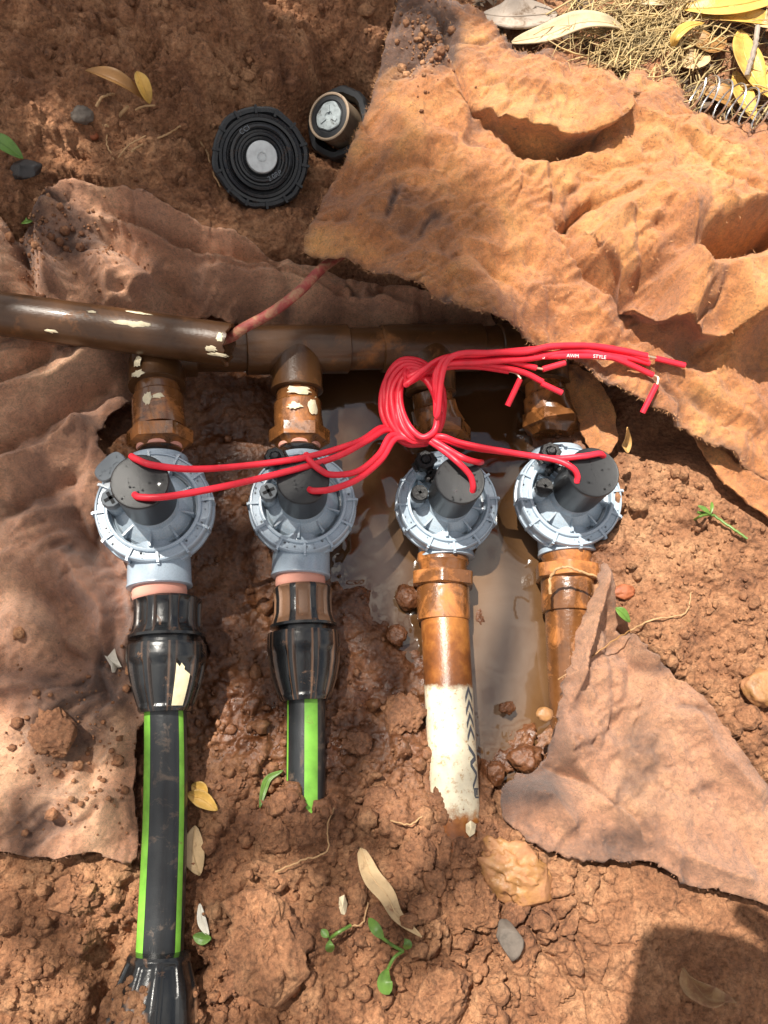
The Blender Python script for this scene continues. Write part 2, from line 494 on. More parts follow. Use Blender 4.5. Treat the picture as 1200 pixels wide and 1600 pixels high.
M['pipe3'] = m_pipe3()

# ------------------------------------------------------------------ cloth outlines (photo pixels, nominal height)
A_OUT = [(640, -40), (700, 0), (745, 22), (795, 78), (830, 92), (870, 72), (905, 80), (945, 118), (968, 135), (1000, 105), (1030, 86), (1052, 100), (1062, 150),
         (1090, 182), (1150, 190), (1220, 200), (1380, 230), (1420, 600), (1400, 900), (1260, 815), (1180, 745), (1090, 690), (1000, 632), (930, 592), (870, 560),
         (805, 522), (740, 492), (650, 455), (560, 418), (505, 408), (474, 394), (488, 350), (510, 305), (535, 262), (560, 205), (585, 140), (600, 80), (618, 20)]
A2_OUT = [(1082, 672), (1140, 690), (1230, 730), (1340, 790), (1380, 960), (1290, 900), (1205, 818), (1150, 775), (1112, 735)]
B_OUT = [(-120, 380), (-60, 330), (0, 345), (40, 395), (60, 330), (110, 302), (180, 318), (260, 345), (340, 380), (420, 410), (490, 432), (570, 452), (680, 470), (760, 490),
         (770, 560), (660, 548), (560, 548), (470, 548), (425, 535), (395, 530), (350, 512), (315, 508), (290, 525), (262, 550), (235, 585), (205, 640), (172, 668), (160, 700), (190, 760), (215, 830),
         (245, 900), (300, 950), (320, 1010), (290, 1075), (225, 1130), (210, 1230), (215, 1338), (150, 1330), (80, 1338), (0, 1328), (-60, 1335), (-140, 1330), (-160, 900)]
D_OUT = [(936, 884), (948, 905), (956, 940), (968, 965), (985, 985), (1002, 1010), (1040, 1048), (1085, 1082), (1118, 1125), (1150, 1180), (1205, 1245), (1290, 1310), (1360, 1400), (1290, 1440),
         (1205, 1415), (1130, 1392), (1070, 1378), (1010, 1345), (950, 1342), (880, 1335), (825, 1312), (786, 1275), (778, 1240), (800, 1212), (842, 1195), (856, 1150), (866, 1090), (882, 1030),
         (903, 960), (922, 910)]

# ------------------------------------------------------------------ ground
CTRL = [(0, -60, .075), (300, -60, .08), (600, -60, .07), (0, 60, .06), (150, 70, .062), (300, 70, .058), (450, 70, .052), (580, 50, .058),
        (60, 150, .048), (150, 140, .044), (290, 150, .042), (230, 190, .028), (180, 235, .024), (280, 240, .018), (20, 250, .030), (100, 285, .020), (340, 180, .026), (340, 240, .006), (408, 250, -.006), (408, 300, -.006), (370, 290, -.002), (450, 290, -.008), (480, 220, -.012), (500, 240, -.014), (550, 170, -.010), (530, 190, -.014), (330, 250, .000),
        (430, 120, .036), (340, 330, .008), (420, 350, .002), (480, 340, -.004), (250, 310, .014),
        (800, 0, .052), (900, 50, .052), (1050, 40, .056), (1180, 60, .058), (1150, 160, .050), (1300, 100, .06),
        (650, 150, .03), (800, 250, .03), (1000, 350, .03), (1200, 400, -.02), (620, 430, -.02), (700, 440, -.03), (900, 500, -.04), (1050, 560, -.03), (1250, 650, -.01),
        (300, 540, -.045), (420, 560, -.055), (520, 620, -.058), (640, 620, -.062), (760, 620, -.064), (830, 600, -.055), (900, 600, -.036), (560, 560, -.062), (700, 560, -.065),
        (50, 420, .004), (200, 400, .0), (330, 430, -.01), (450, 460, -.02), (600, 480, -.032), (30, 560, .0), (130, 560, -.004), (30, 700, .0), (110, 700, -.006), (190, 660, -.03), (90, 850, -.004), (170, 850, -.022), (60, 1000, -.004), (150, 1000, -.022), (60, 1150, -.002), (160, 1150, -.016), (80, 1290, -.002),
        (240, 640, -.045), (340, 700, -.050), (350, 850, -.046), (370, 980, -.040), (260, 980, -.030), (430, 760, -.052), (420, 880, -.048), (500, 800, -.055), (560, 740, -.062), (570, 860, -.056), (540, 950, -.047),
        (350, 1120, -.030), (400, 1200, -.024), (330, 1300, -.018), (470, 1330, -.006), (540, 1200, -.026), (560, 1080, -.036), (600, 1040, -.043), (620, 1180, -.028), (620, 1300, -.012), (250, 1400, -.014), (245, 1540, -.036), (235, 1620, -.038), (185, 1545, -.032), (170, 1610, -.034), (195, 1500, -.026), (295, 1545, -.028), (300, 1610, -.032), (240, 1690, -.036), (120, 1420, -.004), (40, 1500, .004), (120, 1580, .004),
        (380, 1480, -.002), (520, 1500, .002), (640, 1450, .002), (330, 1620, -.004), (520, 1640, .006), (700, 1640, .006), (715, 1290, -.014), (720, 1380, -.004),
        (620, 940, -.054), (640, 1010, -.050), (690, 900, -.066), (600, 800, -.066), (780, 760, -.068), (780, 900, -.070), (780, 1000, -.068), (780, 1090, -.062), (770, 1150, -.056), (840, 1090, -.058), (840, 1000, -.062), (840, 900, -.060), (800, 1195, -.044), (850, 1180, -.040), (660, 1100, -.040), (690, 1200, -.028),
        (900, 640, -.030), (960, 680, -.028), (1000, 650, -.030), (940, 640, -.036), (1000, 760, -.008), (930, 800, -.034), (980, 850, -.012), (960, 930, -.016), (1080, 760, -.002), (1180, 850, .004), (1080, 900, .0), (1180, 980, .008), (1060, 1000, .002), (1180, 1120, .008), (1250, 1100, .010),
        (930, 1050, -.022), (920, 1150, -.020), (1030, 1150, -.004), (950, 1280, -.012), (1100, 1280, .0), (840, 1260, -.022), (820, 1340, -.008), (900, 1400, -.002), (800, 1480, .004), (950, 1500, .006), (1080, 1450, .004), (1180, 1500, .006), (1000, 1640, .010), (1250, 1640, .012), (1250, 1400, .008)]
_cw = np.array([[*P(u, v, z)] for u, v, z in CTRL])

def macro(X, Y):
    out = np.zeros(X.shape); wsum = np.zeros(X.shape)
    for cx, cy, cz in _cw:
        d2 = (X - cx) ** 2 + (Y - cy) ** 2
        w = 1.0 / (d2 + 0.010 ** 2) ** 2.1
        out += w * cz; wsum += w
    z = out / wsum
    R = np.hypot(X, Y)
    return z * (1 - sstep(0.5, 1.0, R)) + 0.02 * sstep(0.5, 1.0, R)

def band(X, Y, pts, z, w):
    d = seg_dist(X, Y, xy(pts, z))[0]
    return np.exp(-(d / (w * PX)) ** 2)

xs = np.concatenate([-np.geomspace(90.0, 0.36, 56), np.arange(-0.345, 0.345, 0.00128), np.geomspace(0.36, 90.0, 56)])
ys = np.concatenate([-np.geomspace(90.0, 0.46, 56), np.arange(-0.445, 0.47, 0.00128), np.geomspace(0.485, 90.0, 56)])
GX, GY = np.meshgrid(xs, ys)
HM = macro(GX, GY)
PU, PV = to_px(GX, GY, HM)                       # where each ground point shows in the photo
inA = inside(GX, GY, xy(A_OUT, .045)); inB = inside(GX, GY, xy(B_OUT, -.005)); inD = inside(GX, GY, xy(D_OUT, -.01))
covered = (inA | inB | inD)
def region(u0, v0, ru, rv, p=2.0):
    return np.exp(-(((PU - u0) / ru) ** 2 + ((PV - v0) / rv) ** 2))
wetmap = np.clip(1.25 * region(480, 830, 330, 260) + 1.0 * region(760, 900, 160, 320) + 0.8 * region(520, 620, 330, 130) + 0.85 * region(450, 1120, 250, 170) + .5 * region(880, 560, 120, 120), 0, 1) * sstep(0.004, -0.016, HM)
wetmap = np.maximum(wetmap, sstep(-.030, -.043, HM))
smooth_mud = np.clip(region(440, 830, 190, 210) * 1.25, 0, 1)       # wet cloth-like mud between the pipes
rough_amt = 1.0 - 0.85 * smooth_mud
rough_amt = np.where(covered, rough_amt * 0.25, rough_amt)
fine = np.exp(-np.clip(np.hypot(GX, GY) - 0.5, 0, 9) * 1.0)
n1 = fbm(GX * 22, GY * 22, 0.3, 4) * 0.010
n2 = fbm(GX * 70, GY * 70, 4.3, 5, 0.6) * 0.0055
wx = GX + 0.006 * perlin(GX * 60, GY * 60, 9.0); wy = GY + 0.006 * perlin(GX * 60, GY * 60, 19.0)
n3 = (0.5 - np.abs(perlin(wx * 75, wy * 75, 2.0))) * 0.006
topleft = sstep(420, 200, PV) * sstep(640, 560, PU)
H = HM + rough_amt * (n1 * 0.55 + n2 * (1 + 0.9 * topleft) + n3 * 0.5) * (0.35 + 0.65 * fine)
H -= np.where(covered, 0.006, 0.0)
# cloth folds drowned in slick mud between the pipes
fx = GX * .75 + GY * .66; fy = -GX * .66 + GY * .75
H += smooth_mud * ~covered * (0.0055 * (1 - np.abs(perlin(fx * 16 + 2 * perlin(GX * 14, GY * 14, 3.0), fy * 38, 6.6)) * 2.2) + .0025 * (1 - np.abs(perlin(fx * 40, fy * 70, 7.7)) * 2.2))
# shallow steps and ledges in the bank at upper left
H += topleft * 0.008 * np.round(np.clip(fbm(GX * 16 + 3, GY * 26, 7.0, 3) * 2.2, -2, 2)) * 0.8

def deposit(n, rmin, rmax, power, okfun, flat=0.75):
    """bury n lumps in the height field"""
    global H
    cnt = 0
    cx = RNG.uniform(-0.33, 0.33, n * 3); cy = RNG.uniform(-0.43, 0.46, n * 3)
    rr = rmin * (1 - RNG.random(n * 3) * (1 - (rmin / rmax) ** power)) ** (-1.0 / power)
    i0 = np.searchsorted(xs, cx); j0 = np.searchsorted(ys, cy)
    for k in range(n * 3):
        if cnt >= n: break
        i, j, r = i0[k], j0[k], rr[k]
        p = okfun(i, j)
        if RNG.random() > p: continue
        w = int(r * 1.35 / 0.00128) + 2
        a, b, c, d = max(0, j - w), j + w + 1, max(0, i - w), i + w + 1
        X = GX[a:b, c:d] - cx[k]; Y = GY[a:b, c:d] - cy[k]
        th = RNG.random() * 6.28; e = RNG.uniform(0.72, 1.0)
        Xr = X * math.cos(th) + Y * math.sin(th); Yr = (-X * math.sin(th) + Y * math.cos(th)) / e
        ang = np.arctan2(Yr, Xr)
        q = RNG.uniform(0, 6.28, 3)
        rad = r * (1 + .13 * np.cos(2 * ang + q[0]) + .10 * np.cos(3 * ang + q[1]) + .07 * np.cos(5 * ang + q[2]))
        t = 1 - (np.hypot(Xr, Yr) / rad) ** 2.4
        base = H[min(j, H.shape[0] - 1), min(i, H.shape[1] - 1)]
        tilt = (Xr * RNG.uniform(-.25, .25) + Yr * RNG.uniform(-.25, .25))
        ox = RNG.uniform(0, 50)
        lump = perlin(X / r * 1.3 + ox, Y / r * 1.3, ox) * .55 + perlin(X / r * 3.1 + ox, Y / r * 3.1, ox) * .28
        hh = base - r * 0.22 + r * flat * np.clip(t, 0, 1) ** .42 * (1 + lump) + tilt
        blk = H[a:b, c:d]
        H[a:b, c:d] = np.where(t > 0, np.maximum(blk, hh), blk)
        cnt += 1

clodzone = np.clip(region(480, 1420, 330, 240) * 1.3 + region(640, 1480, 200, 200) + 0.9 * region(100, 1480, 160, 150) + 0.5 * region(420, 1130, 160, 130) + 0.45 * region(1100, 1000, 160, 260) + 0.30 * region(1000, 780, 140, 120) + 0.14 * topleft, 0, 1)
clodzone = np.where(covered, 0.0, clodzone) * (1 - 0.8 * smooth_mud) * (1 - 0.85 * region(1080, 1520, 150, 110)) * (1 - 0.7 * region(880, 1480, 90, 130))
gate = lambda m: (lambda i, j: m[min(j, m.shape[0] - 1), min(i, m.shape[1] - 1)])
deposit(260, 0.006, 0.017, 1.6, gate(clodzone * sstep(1000, 1150, PV) * (1 - np.clip(1.5 * region(243, 1570, 75, 90), 0, 1))), 0.8)
deposit(2300, 0.0022, 0.009, 1.5, gate(clodzone), 0.8)
deposit(7000, 0.0012, 0.0035, 1.8, gate(np.clip(clodzone + 0.25 * (~covered), 0, 1)), 0.8)
# cracks in the dry sunlit soil
seeds = [(RNG.uniform(660, 980), RNG.uniform(1330, 1640)) for _ in range(70)]
ca, cb = np.searchsorted(ys, -0.43), np.searchsorted(ys, -0.18)
cc, cd = np.searchsorted(xs, -0.0), np.searchsorted(xs, 0.2)
CX = GX[ca:cb, cc:cd]; CY = GY[ca:cb, cc:cd]
wX = CX + 0.005 * perlin(CX * 70, CY * 70, 1.5) + .0015 * perlin(CX * 300, CY * 300, 5.5); wY = CY + 0.005 * perlin(CX * 70, CY * 70, 8.5) + .0015 * perlin(CX * 300, CY * 300, 6.5)
D1 = np.full(CX.shape, 9.0); D2 = np.full(CX.shape, 9.0)
for u, v in seeds:
    p = P(u, v, 0)
    d = np.hypot(wX - p.x, wY - p.y)
    D2 = np.minimum(D2, np.maximum(D1, d)); D1 = np.minimum(D1, d)
crk = np.exp(-((D2 - D1) / 0.0020) ** 2) * sstep(-0.45, 0.1, fbm(CX * 30, CY * 30, 3.3, 2)) * region(800, 1480, 150, 150)[ca:cb, cc:cd] * 1.4
H[ca:cb, cc:cd] -= np.clip(crk, 0, 1) * 0.012 * ~covered[ca:cb, cc:cd]

def ground_z(x, y):
    i = int(np.clip(np.searchsorted(xs, x), 1, len(xs) - 1)); j = int(np.clip(np.searchsorted(ys, y), 1, len(ys) - 1))
    return float(H[j, i])

CLOTHS = []
def surf_z(x, y):
    z = ground_z(x, y)
    for c in CLOTHS:
        d = (c[:, 0] - x) ** 2 + (c[:, 1] - y) ** 2
        k = int(d.argmin())
        if d[k] < 6e-6: z = max(z, float(c[k, 2]))
    return z

def on_ground(u, v, lift=0.0):
    z = 0.0
    for _ in range(6):
        p = P(u, v, z)
        z = surf_z(p.x, p.y) + lift
    return P(u, v, z)

def grid_mesh(name, X, Y, Z, mat, attrs=None):
    ny, nx = X.shape
    me = bpy.data.meshes.new(name)
    co = np.stack([X, Y, Z], -1).reshape(-1, 3)
    idx = np.arange(ny * nx).reshape(ny, nx)
    q = np.stack([idx[:-1, :-1], idx[:-1, 1:], idx[1:, 1:], idx[1:, :-1]], -1).reshape(-1)
    me.vertices.add(len(co)); me.vertices.foreach_set('co', co.reshape(-1).astype(np.float32))
    nf = (ny - 1) * (nx - 1)
    me.loops.add(nf * 4); me.loops.foreach_set('vertex_index', q.astype(np.int32))
    me.polygons.add(nf)
    me.polygons.foreach_set('loop_start', np.arange(0, nf * 4, 4, dtype=np.int32))
    me.polygons.foreach_set('loop_total', np.full(nf, 4, dtype=np.int32))
    me.polygons.foreach_set('use_smooth', np.ones(nf, bool))
    for k, v in (attrs or {}).items():
        set_attr(me, k, v.reshape(-1))
    me.update(calc_edges=True)
    me.materials.append(mat)
    o = bpy.data.objects.new(name, me)
    C.objects.link(o)
    return o

tag(grid_mesh('ground', GX, GY, H, M['soil'], {'wet': wetmap}), 'red brown soil of the dug pit and its banks', kind='structure')

# water
WZ = -0.048
wpts = [P(u, v, WZ) for u, v in [(480, 500), (700, 500), (900, 540), (905, 700), (890, 900), (885, 1100), (850, 1215), (780, 1230), (720, 1200), (640, 1110), (540, 1080), (500, 900), (470, 700)]]
wx0, wx1 = min(p.x for p in wpts), max(p.x for p in wpts); wy0, wy1 = min(p.y for p in wpts), max(p.y for p in wpts)
WX, WY = np.meshgrid(np.arange(wx0, wx1, 0.002), np.arange(wy0, wy1, 0.002))
gz = np.array([[ground_z(x, y) for x in WX[0]] for y in WY[:, 0]])
men = 0.0016 * np.exp(-np.clip(WZ - gz, 0, 1) / 0.0018)              # water climbs a little where it meets the mud
WH = WZ + men + 0.0005 * fbm(WX * 30, WY * 30, 2.2, 2)
wU, wV = to_px(WX, WY, WH)
sunlit_tint = np.clip(np.exp(-((wU - 785) / 60) ** 2 - ((wV - 1010) / 150) ** 2) + .8 * np.exp(-((wU - 605) / 45) ** 2 - ((wV - 870) / 130) ** 2) + .4 * np.exp(-((wU - 720) / 60) ** 2 - ((wV - 1100) / 90) ** 2), 0, 1)  # sunlit and sky-reflecting patches painted paler into the water colour
tag(grid_mesh('water', WX, WY, WH, M['water'], {'sunlit_tint': sunlit_tint}), 'muddy puddle of water standing in the pit', kind='structure')

# ------------------------------------------------------------------ felt cloths
def cloth(name, outline, z_nom, zfun, folds, mat, res=0.0017, wrinkle=1.0, seed=0.0, mudfun=None, wetfun=None, fray=0.0018, edge_drop=0.0, fold_gain=1.0):
    def xyz_(pts):
        out = []
        for u, v in pts:
            z = z_nom
            for _ in range(5):
                p = P(u, v, z); z = float(zfun(np.array([p.x]), np.array([p.y]))[0])
            p = P(u, v, z); out.append((p.x, p.y))
        return out
    poly = smooth_poly(xyz_(outline), 6)
    poly = [(x + fray * float(perlin(np.array([x * 160]), np.array([y * 160]), seed)[0]) * 2, y + fray * float(perlin(np.array([x * 160 + 40]), np.array([y * 160]), seed)[0]) * 2) for x, y in poly]
    px0, px1 = min(p[0] for p in poly), max(p[0] for p in poly); py0, py1 = min(p[1] for p in poly), max(p[1] for p in poly)
    gx = np.arange(px0 - 2 * res, px1 + 3 * res, res); gy = np.arange(py0 - 2 * res, py1 + 3 * res, res)
    X, Y = np.meshgrid(gx, gy)
    ins = inside(X, Y, poly)
    dist, _, _, _, _, qx, qy = seg_dist(X, Y, poly, True)
    any_in = ins.copy()
    f_any = ins[:-1, :-1] | ins[1:, :-1] | ins[:-1, 1:] | ins[1:, 1:]
    used = np.zeros(X.shape, bool)
    used[:-1, :-1] |= f_any; used[1:, :-1] |= f_any; used[:-1, 1:] |= f_any; used[1:, 1:] |= f_any
    X = np.where(ins, X, qx); Y = np.where(ins, Y, qy)
    edge = np.where(ins, dist, 0.0)
    Z = zfun(X, Y)
    wx = X + 0.012 * perlin(X * 18, Y * 18, seed + 1); wy = Y + 0.012 * perlin(X * 18, Y * 18, seed + 5)
    r1 = 1 - np.abs(perlin(wx * 17, wy * 24, seed + 2)) * 2.2
    r2 = 1 - np.abs(perlin(wx * 46 + 3, wy * 38, seed + 3)) * 2.2
    r3 = 1 - np.abs(perlin(wx * 95 + 5, wy * 70 + 2, seed + 6)) * 2.2
    r4 = 1 - np.abs(perlin((wx * .8 + wy * .6) * 34 + seed, (-wx * .6 + wy * .8) * 110, seed + 16)) * 2.4
    Z = Z + wrinkle * (0.0034 * r4 * sstep(-.15, .3, perlin(X * 16 + 9, Y * 16, seed + 17)) + 0.0040 * r1 + 0.0042 * r2 * (.4 + .6 * sstep(-.2, .3, perlin(X * 14, Y * 14, seed + 7))) + 0.0020 * r3 + 0.003 * fbm(X * 30, Y * 30, seed + 4, 4))
    c1 = perlin(wx * 26 + 7, wy * 19, seed + 11); c2 = perlin(wx * 60, wy * 75, seed + 12)
    cre = np.exp(-(c1 / .055) ** 2) * sstep(-.1, .35, perlin(X * 20, Y * 20, seed + 13)); cre2 = np.exp(-(c2 / .08) ** 2) * sstep(0, .4, perlin(X * 35, Y * 35, seed + 14))
    Z = Z - wrinkle * (0.0052 * cre + 0.0022 * cre2) + 0.0009 * fbm(X * 150, Y * 150, seed + 15, 3)
    sx = np.zeros(X.shape); sy = np.zeros(X.shape)
    for f in folds:
        pts, h, wl, wr = f[:4]
        shear = f[4] if len(f) > 4 else 0.0
        pw = f[5] if len(f) > 5 else 1.15
        wob = 0.004
        d, s, t, nx, ny, _, _ = seg_dist(X + wob * perlin(X * 45, Y * 45, seed + 8), Y + wob * perlin(X * 45, Y * 45, seed + 9), xyz_(pts))
        w = np.where(s > 0, wr, wl) * PX
        tap = np.minimum(sstep(0.0, 0.22, t + 0.02), sstep(0.0, 0.22, 1.02 - t))
        k = np.exp(-(d / w) ** pw) * (0.25 + 0.75 * tap)
        Z = Z + h * k * fold_gain
        sx += nx * k * shear; sy += ny * k * shear
    Z = Z - edge_drop * np.exp(-edge / 0.006)
    X2 = X + sx; Y2 = Y + sy
    ny_, nx_ = X.shape
    remap = np.full(X.size, -1); sel = np.flatnonzero(used.reshape(-1)); remap[sel] = np.arange(len(sel))
    idx = np.arange(X.size).reshape(X.shape)
    q = np.stack([idx[:-1, :-1], idx[:-1, 1:], idx[1:, 1:], idx[1:, :-1]], -1)[f_any]
    q = remap[q]
    co = np.stack([X2, Y2, Z], -1).reshape(-1, 3)[sel]
    me = bpy.data.meshes.new(name)
    me.from_pydata(co.tolist(), [], q.tolist())
    mud = (mudfun(X, Y, Z, edge) if mudfun else np.zeros(X.shape)) + .30 * cre + .12 * cre2  # creases are tinted darker along with the mud patches
    wet = wetfun(X, Y, Z, edge) if wetfun else np.zeros(X.shape)
    set_attr(me, 'mud', mud.reshape(-1)[sel]); set_attr(me, 'wet', wet.reshape(-1)[sel])
    me.polygons.foreach_set('use_smooth', [True] * len(me.polygons))
    me.update()
    me.materials.append(mat)
    o = bpy.data.objects.new(name, me)
    C.objects.link(o)
    so = o.modifiers.new('thickness', 'SOLIDIFY')
    so.thickness = 0.0022; so.offset = -1.0
    # fuzz of loose fibres along the rim and over the nap
    fm = MB()
    er = np.flatnonzero((edge.reshape(-1)[sel] < res * 0.9))
    cx_, cy_ = co[:, 0].mean(), co[:, 1].mean()
    return o, co, er

def rbf(ctrl, e=0.014):
    w_ = [(P(u, v, z).x, P(u, v, z).y, z) for u, v, z in ctrl]
    def fn(X, Y):
        o = np.zeros(X.shape); s = np.zeros(X.shape)
        for cx, cy, cz in w_:
            w = 1.0 / ((X - cx) ** 2 + (Y - cy) ** 2 + e * e) ** 2
            o += w * cz; s += w
        return o / s
    return fn

zA = rbf([(640, 0, .060), (760, 40, .060), (900, 90, .056), (1040, 100, .056), (600, 120, .052), (700, 120, .070), (820, 140, .074), (960, 160, .076), (560, 220, .046), (660, 220, .060), (760, 250, .060),
          (900, 270, .062), (1050, 230, .078), (1200, 230, .070), (510, 330, .036), (480, 392, .036), (600, 350, .050), (700, 360, .054), (800, 360, .058), (900, 380, .060), (1000, 360, .080), (1070, 330, .092),
          (1180, 300, .085), (1080, 430, .088), (1180, 450, .080), (560, 415, .044), (650, 450, .062), (740, 488, .066), (700, 440, .064), (800, 440, .044), (900, 480, .042), (860, 550, .030), (950, 560, .030), (1000, 500, .034),
          (940, 595, .036), (1010, 630, .030), (1080, 560, .030), (1180, 580, .028), (1100, 680, .020), (1200, 740, .010), (1300, 850, .010), (1400, 500, .05)])
A_FOLDS = [
    ([(742, 170), (800, 200), (870, 216), (925, 206), (972, 168)], 0.026, 30, 4, 0.016),
    ([(782, 226), (850, 244), (935, 216)], -0.028, 14, 22),
    ([(760, 150), (830, 150), (900, 150)], 0.008, 22, 22),
    ([(770, 290), (840, 275), (900, 262), (960, 225)], 0.010, 9, 26),
    ([(968, 172), (1050, 215), (1130, 245), (1230, 262)], 0.010, 22, 12),
    ([(690, 20), (705, 90), (735, 165), (778, 210)], -0.016, 6, 8),
    ([(865, 362), (925, 322), (1010, 298)], -0.018, 6, 14),
    ([(866, 350), (900, 400), (950, 450), (1010, 500)], -0.030, 22, 8),
    ([(1060, 300), (1074, 380), (1080, 455)], 0.020, 26, 7),
    ([(945, 390), (1030, 466), (1110, 492), (1230, 480)], 0.028, 34, 5, 0.014),
    ([(990, 300), (960, 360), (975, 410)], 0.012, 20, 12),
    ([(1100, 394), (1160, 376), (1260, 340)], -0.085, 26, 16, 0, 2.2),
    ([(1080, 440), (1140, 425), (1230, 410)], 0.012, 10, 24),
    ([(920, 282), (980, 268), (1030, 262)], -0.005, 5, 8),
    ([(735, 410), (790, 448), (830, 492)], -0.005, 5, 8),
    ([(600, 190), (660, 235), (730, 230)], 0.008, 26, 18),
    ([(600, 330), (690, 300), (780, 270)], 0.006, 30, 20),
    ([(540, 300), (600, 280), (660, 260)], -0.005, 12, 16),
    ([(520, 290), (560, 350), (640, 400), (740, 440)], 0.007, 20, 26),
    ([(1000, 560), (1060, 600), (1180, 670)], 0.006, 18, 10),
    ([(480, 400), (620, 452), (760, 505), (900, 585), (1010, 640), (1180, 755)], 0.006, 14, 14),
    ([(900, 110), (935, 150), (985, 185)], 0.008, 14, 20),
    ([(655, 60), (660, 95), (690, 60)], -0.006, 18, 18),
    ([(930, 330), (990, 300), (1050, 312)], 0.010, 10, 16),
    ([(900, 380), (960, 350), (1040, 340)], 0.007, 7, 12),
    ([(985, 330), (1000, 390), (1030, 440)], -0.010, 7, 7),
    ([(1050, 215), (1120, 270), (1210, 320)], -0.008, 6, 14),
    ([(1080, 200), (1150, 240), (1240, 280)], -0.006, 5, 9),
    ([(1100, 300), (1140, 330), (1240, 310)], 0.010, 10, 14),
    ([(620, 250), (690, 275), (720, 330)], -0.006, 7, 10),
    ([(560, 330), (640, 345), (720, 320)], 0.007, 12, 9),
    ([(700, 380), (780, 400), (850, 450)], 0.006, 10, 16),
    ([(1060, 500), (1110, 540), (1180, 560)], 0.008, 14, 10),
    ([(880, 460), (950, 520), (1010, 590)], 0.008, 12, 18),
]
uvA = lambda X, Y: to_px(X, Y, 0.05)
def g2(X, Y, u0, v0, ru, rv, z=0.05):
    u, v = to_px(X, Y, z)
    return np.exp(-(((u - u0) / ru) ** 2 + ((v - v0) / rv) ** 2))
mudA = lambda X, Y, Z, e: np.clip(0.9 * g2(X, Y, 665, 75, 40, 55) + 0.35 * g2(X, Y, 620, 60, 90, 110) + .25 * g2(X, Y, 830, 120, 120, 40) + .3 * g2(X, Y, 640, 350, 70, 50) + .3 * np.exp(-e / .006), 0, 1)
oA, coA, erA = cloth('felt_sheet', A_OUT, .045, zA, A_FOLDS, M['felt'], 0.0013, 1.15, 3.0, mudA, None, edge_drop=0.004, fold_gain=0.72)
tag(oA, 'large sunlit orange felt sheet heaped over the upper right bank', 'felt sheet', 'pieces of felt lining the pit')
zA2 = rbf([(1085, 680, -.002), (1140, 720, .004), (1200, 770, .006), (1230, 740, .004), (1300, 850, .008)])
oA2, coA2, erA2 = cloth('felt_flap', A2_OUT, .0, zA2, [([(1095, 690), (1150, 735), (1250, 800)], .006, 12, 16)], M['felt'], 0.0018, 0.5, 13.0)
tag(oA2, 'small orange felt flap on the soil at the right edge, below the big sheet', 'felt flap', 'pieces of felt lining the pit')

def zB(X, Y):
    return macro(X, Y) + 0.006
B_FOLDS = [
    ([(60, 318), (120, 306), (200, 326), (300, 366), (400, 408), (500, 440)], 0.010, 8, 14),
    ([(130, 340), (190, 362), (270, 398), (360, 432), (450, 446), (560, 470)], 0.012, 10, 9, 0.004),
    ([(160, 332), (240, 365), (330, 408), (430, 432)], -0.010, 8, 8),
    ([(150, 370), (200, 400), (240, 440), (300, 460)], -0.010, 12, 14),
    ([(300, 440), (360, 455), (420, 462), (500, 478), (640, 490)], 0.016, 18, 16),
    ([(80, 380), (78, 420), (90, 480)], 0.020, 18, 16),
    ([(45, 400), (50, 450), (60, 480)], -0.014, 9, 12),
    ([(20, 360), (12, 420), (20, 480)], 0.012, 16, 16),
    ([(150, 420), (180, 450), (170, 500)], 0.010, 18, 18),
    ([(250, 420), (240, 460), (210, 490)], 0.008, 14, 20),
    ([(-40, 660), (60, 625), (130, 585), (200, 550)], 0.016, 20, 26),
    ([(-40, 600), (40, 575), (90, 548)], -0.012, 12, 14),
    ([(-40, 720), (60, 682), (140, 632), (200, 590)], -0.012, 12, 16),
    ([(-40, 770), (40, 735), (110, 690), (165, 655)], 0.014, 18, 22),
    ([(0, 820), (60, 780), (140, 740)], -0.010, 14, 16),
    ([(0, 850), (70, 815), (130, 800), (160, 850)], 0.010, 20, 20),
    ([(120, 770), (140, 840), (190, 900), (250, 930)], -0.012, 12, 18),
    ([(100, 850), (130, 910), (165, 960), (170, 1020)], 0.012, 16, 18),
    ([(60, 900), (90, 960), (110, 1020), (190, 1050)], -0.008, 12, 14),
    ([(0, 960), (60, 980), (130, 1010), (190, 1080)], 0.010, 18, 16),
    ([(-20, 1080), (60, 1070), (120, 1100)], 0.009, 20, 14),
    ([(130, 1150), (150, 1200), (140, 1250)], -0.006, 10, 12),
    ([(0, 1240), (80, 1240), (150, 1245), (210, 1240)], 0.006, 10, 14),
    ([(205, 900), (215, 980), (200, 1050)], 0.010, 14, 12),
]
def mudB(X, Y, Z, e):
    return np.clip(.75 * g2(X, Y, 60, 380, 26, 60, 0) + .6 * g2(X, Y, 130, 395, 50, 45, 0) + .55 * g2(X, Y, 90, 1150, 60, 60, 0) + .45 * g2(X, Y, 250, 1000, 90, 120, 0) + .35 * g2(X, Y, 160, 1080, 90, 60, 0) + .4 * g2(X, Y, 60, 1290, 60, 50, 0) + .03, 0, 1) * 0.85
def wetB(X, Y, Z, e):
    return np.clip(1.1 * g2(X, Y, 230, 880, 140, 170, 0) + .7 * g2(X, Y, 270, 660, 90, 110, 0) + .30 * g2(X, Y, 90, 860, 130, 150, 0) + .35 * g2(X, Y, 600, 500, 160, 30, 0), 0, 1)
oB, coB, erB = cloth('felt_sheet', B_OUT, -.005, zB, B_FOLDS, M['felt_grey'], 0.0015, 1.35, 23.0, mudB, wetB, fold_gain=1.5)
tag(oB, 'crumpled dull pinkish felt lining the left side of the pit, under the loose brown pipe', 'felt sheet', 'pieces of felt lining the pit')

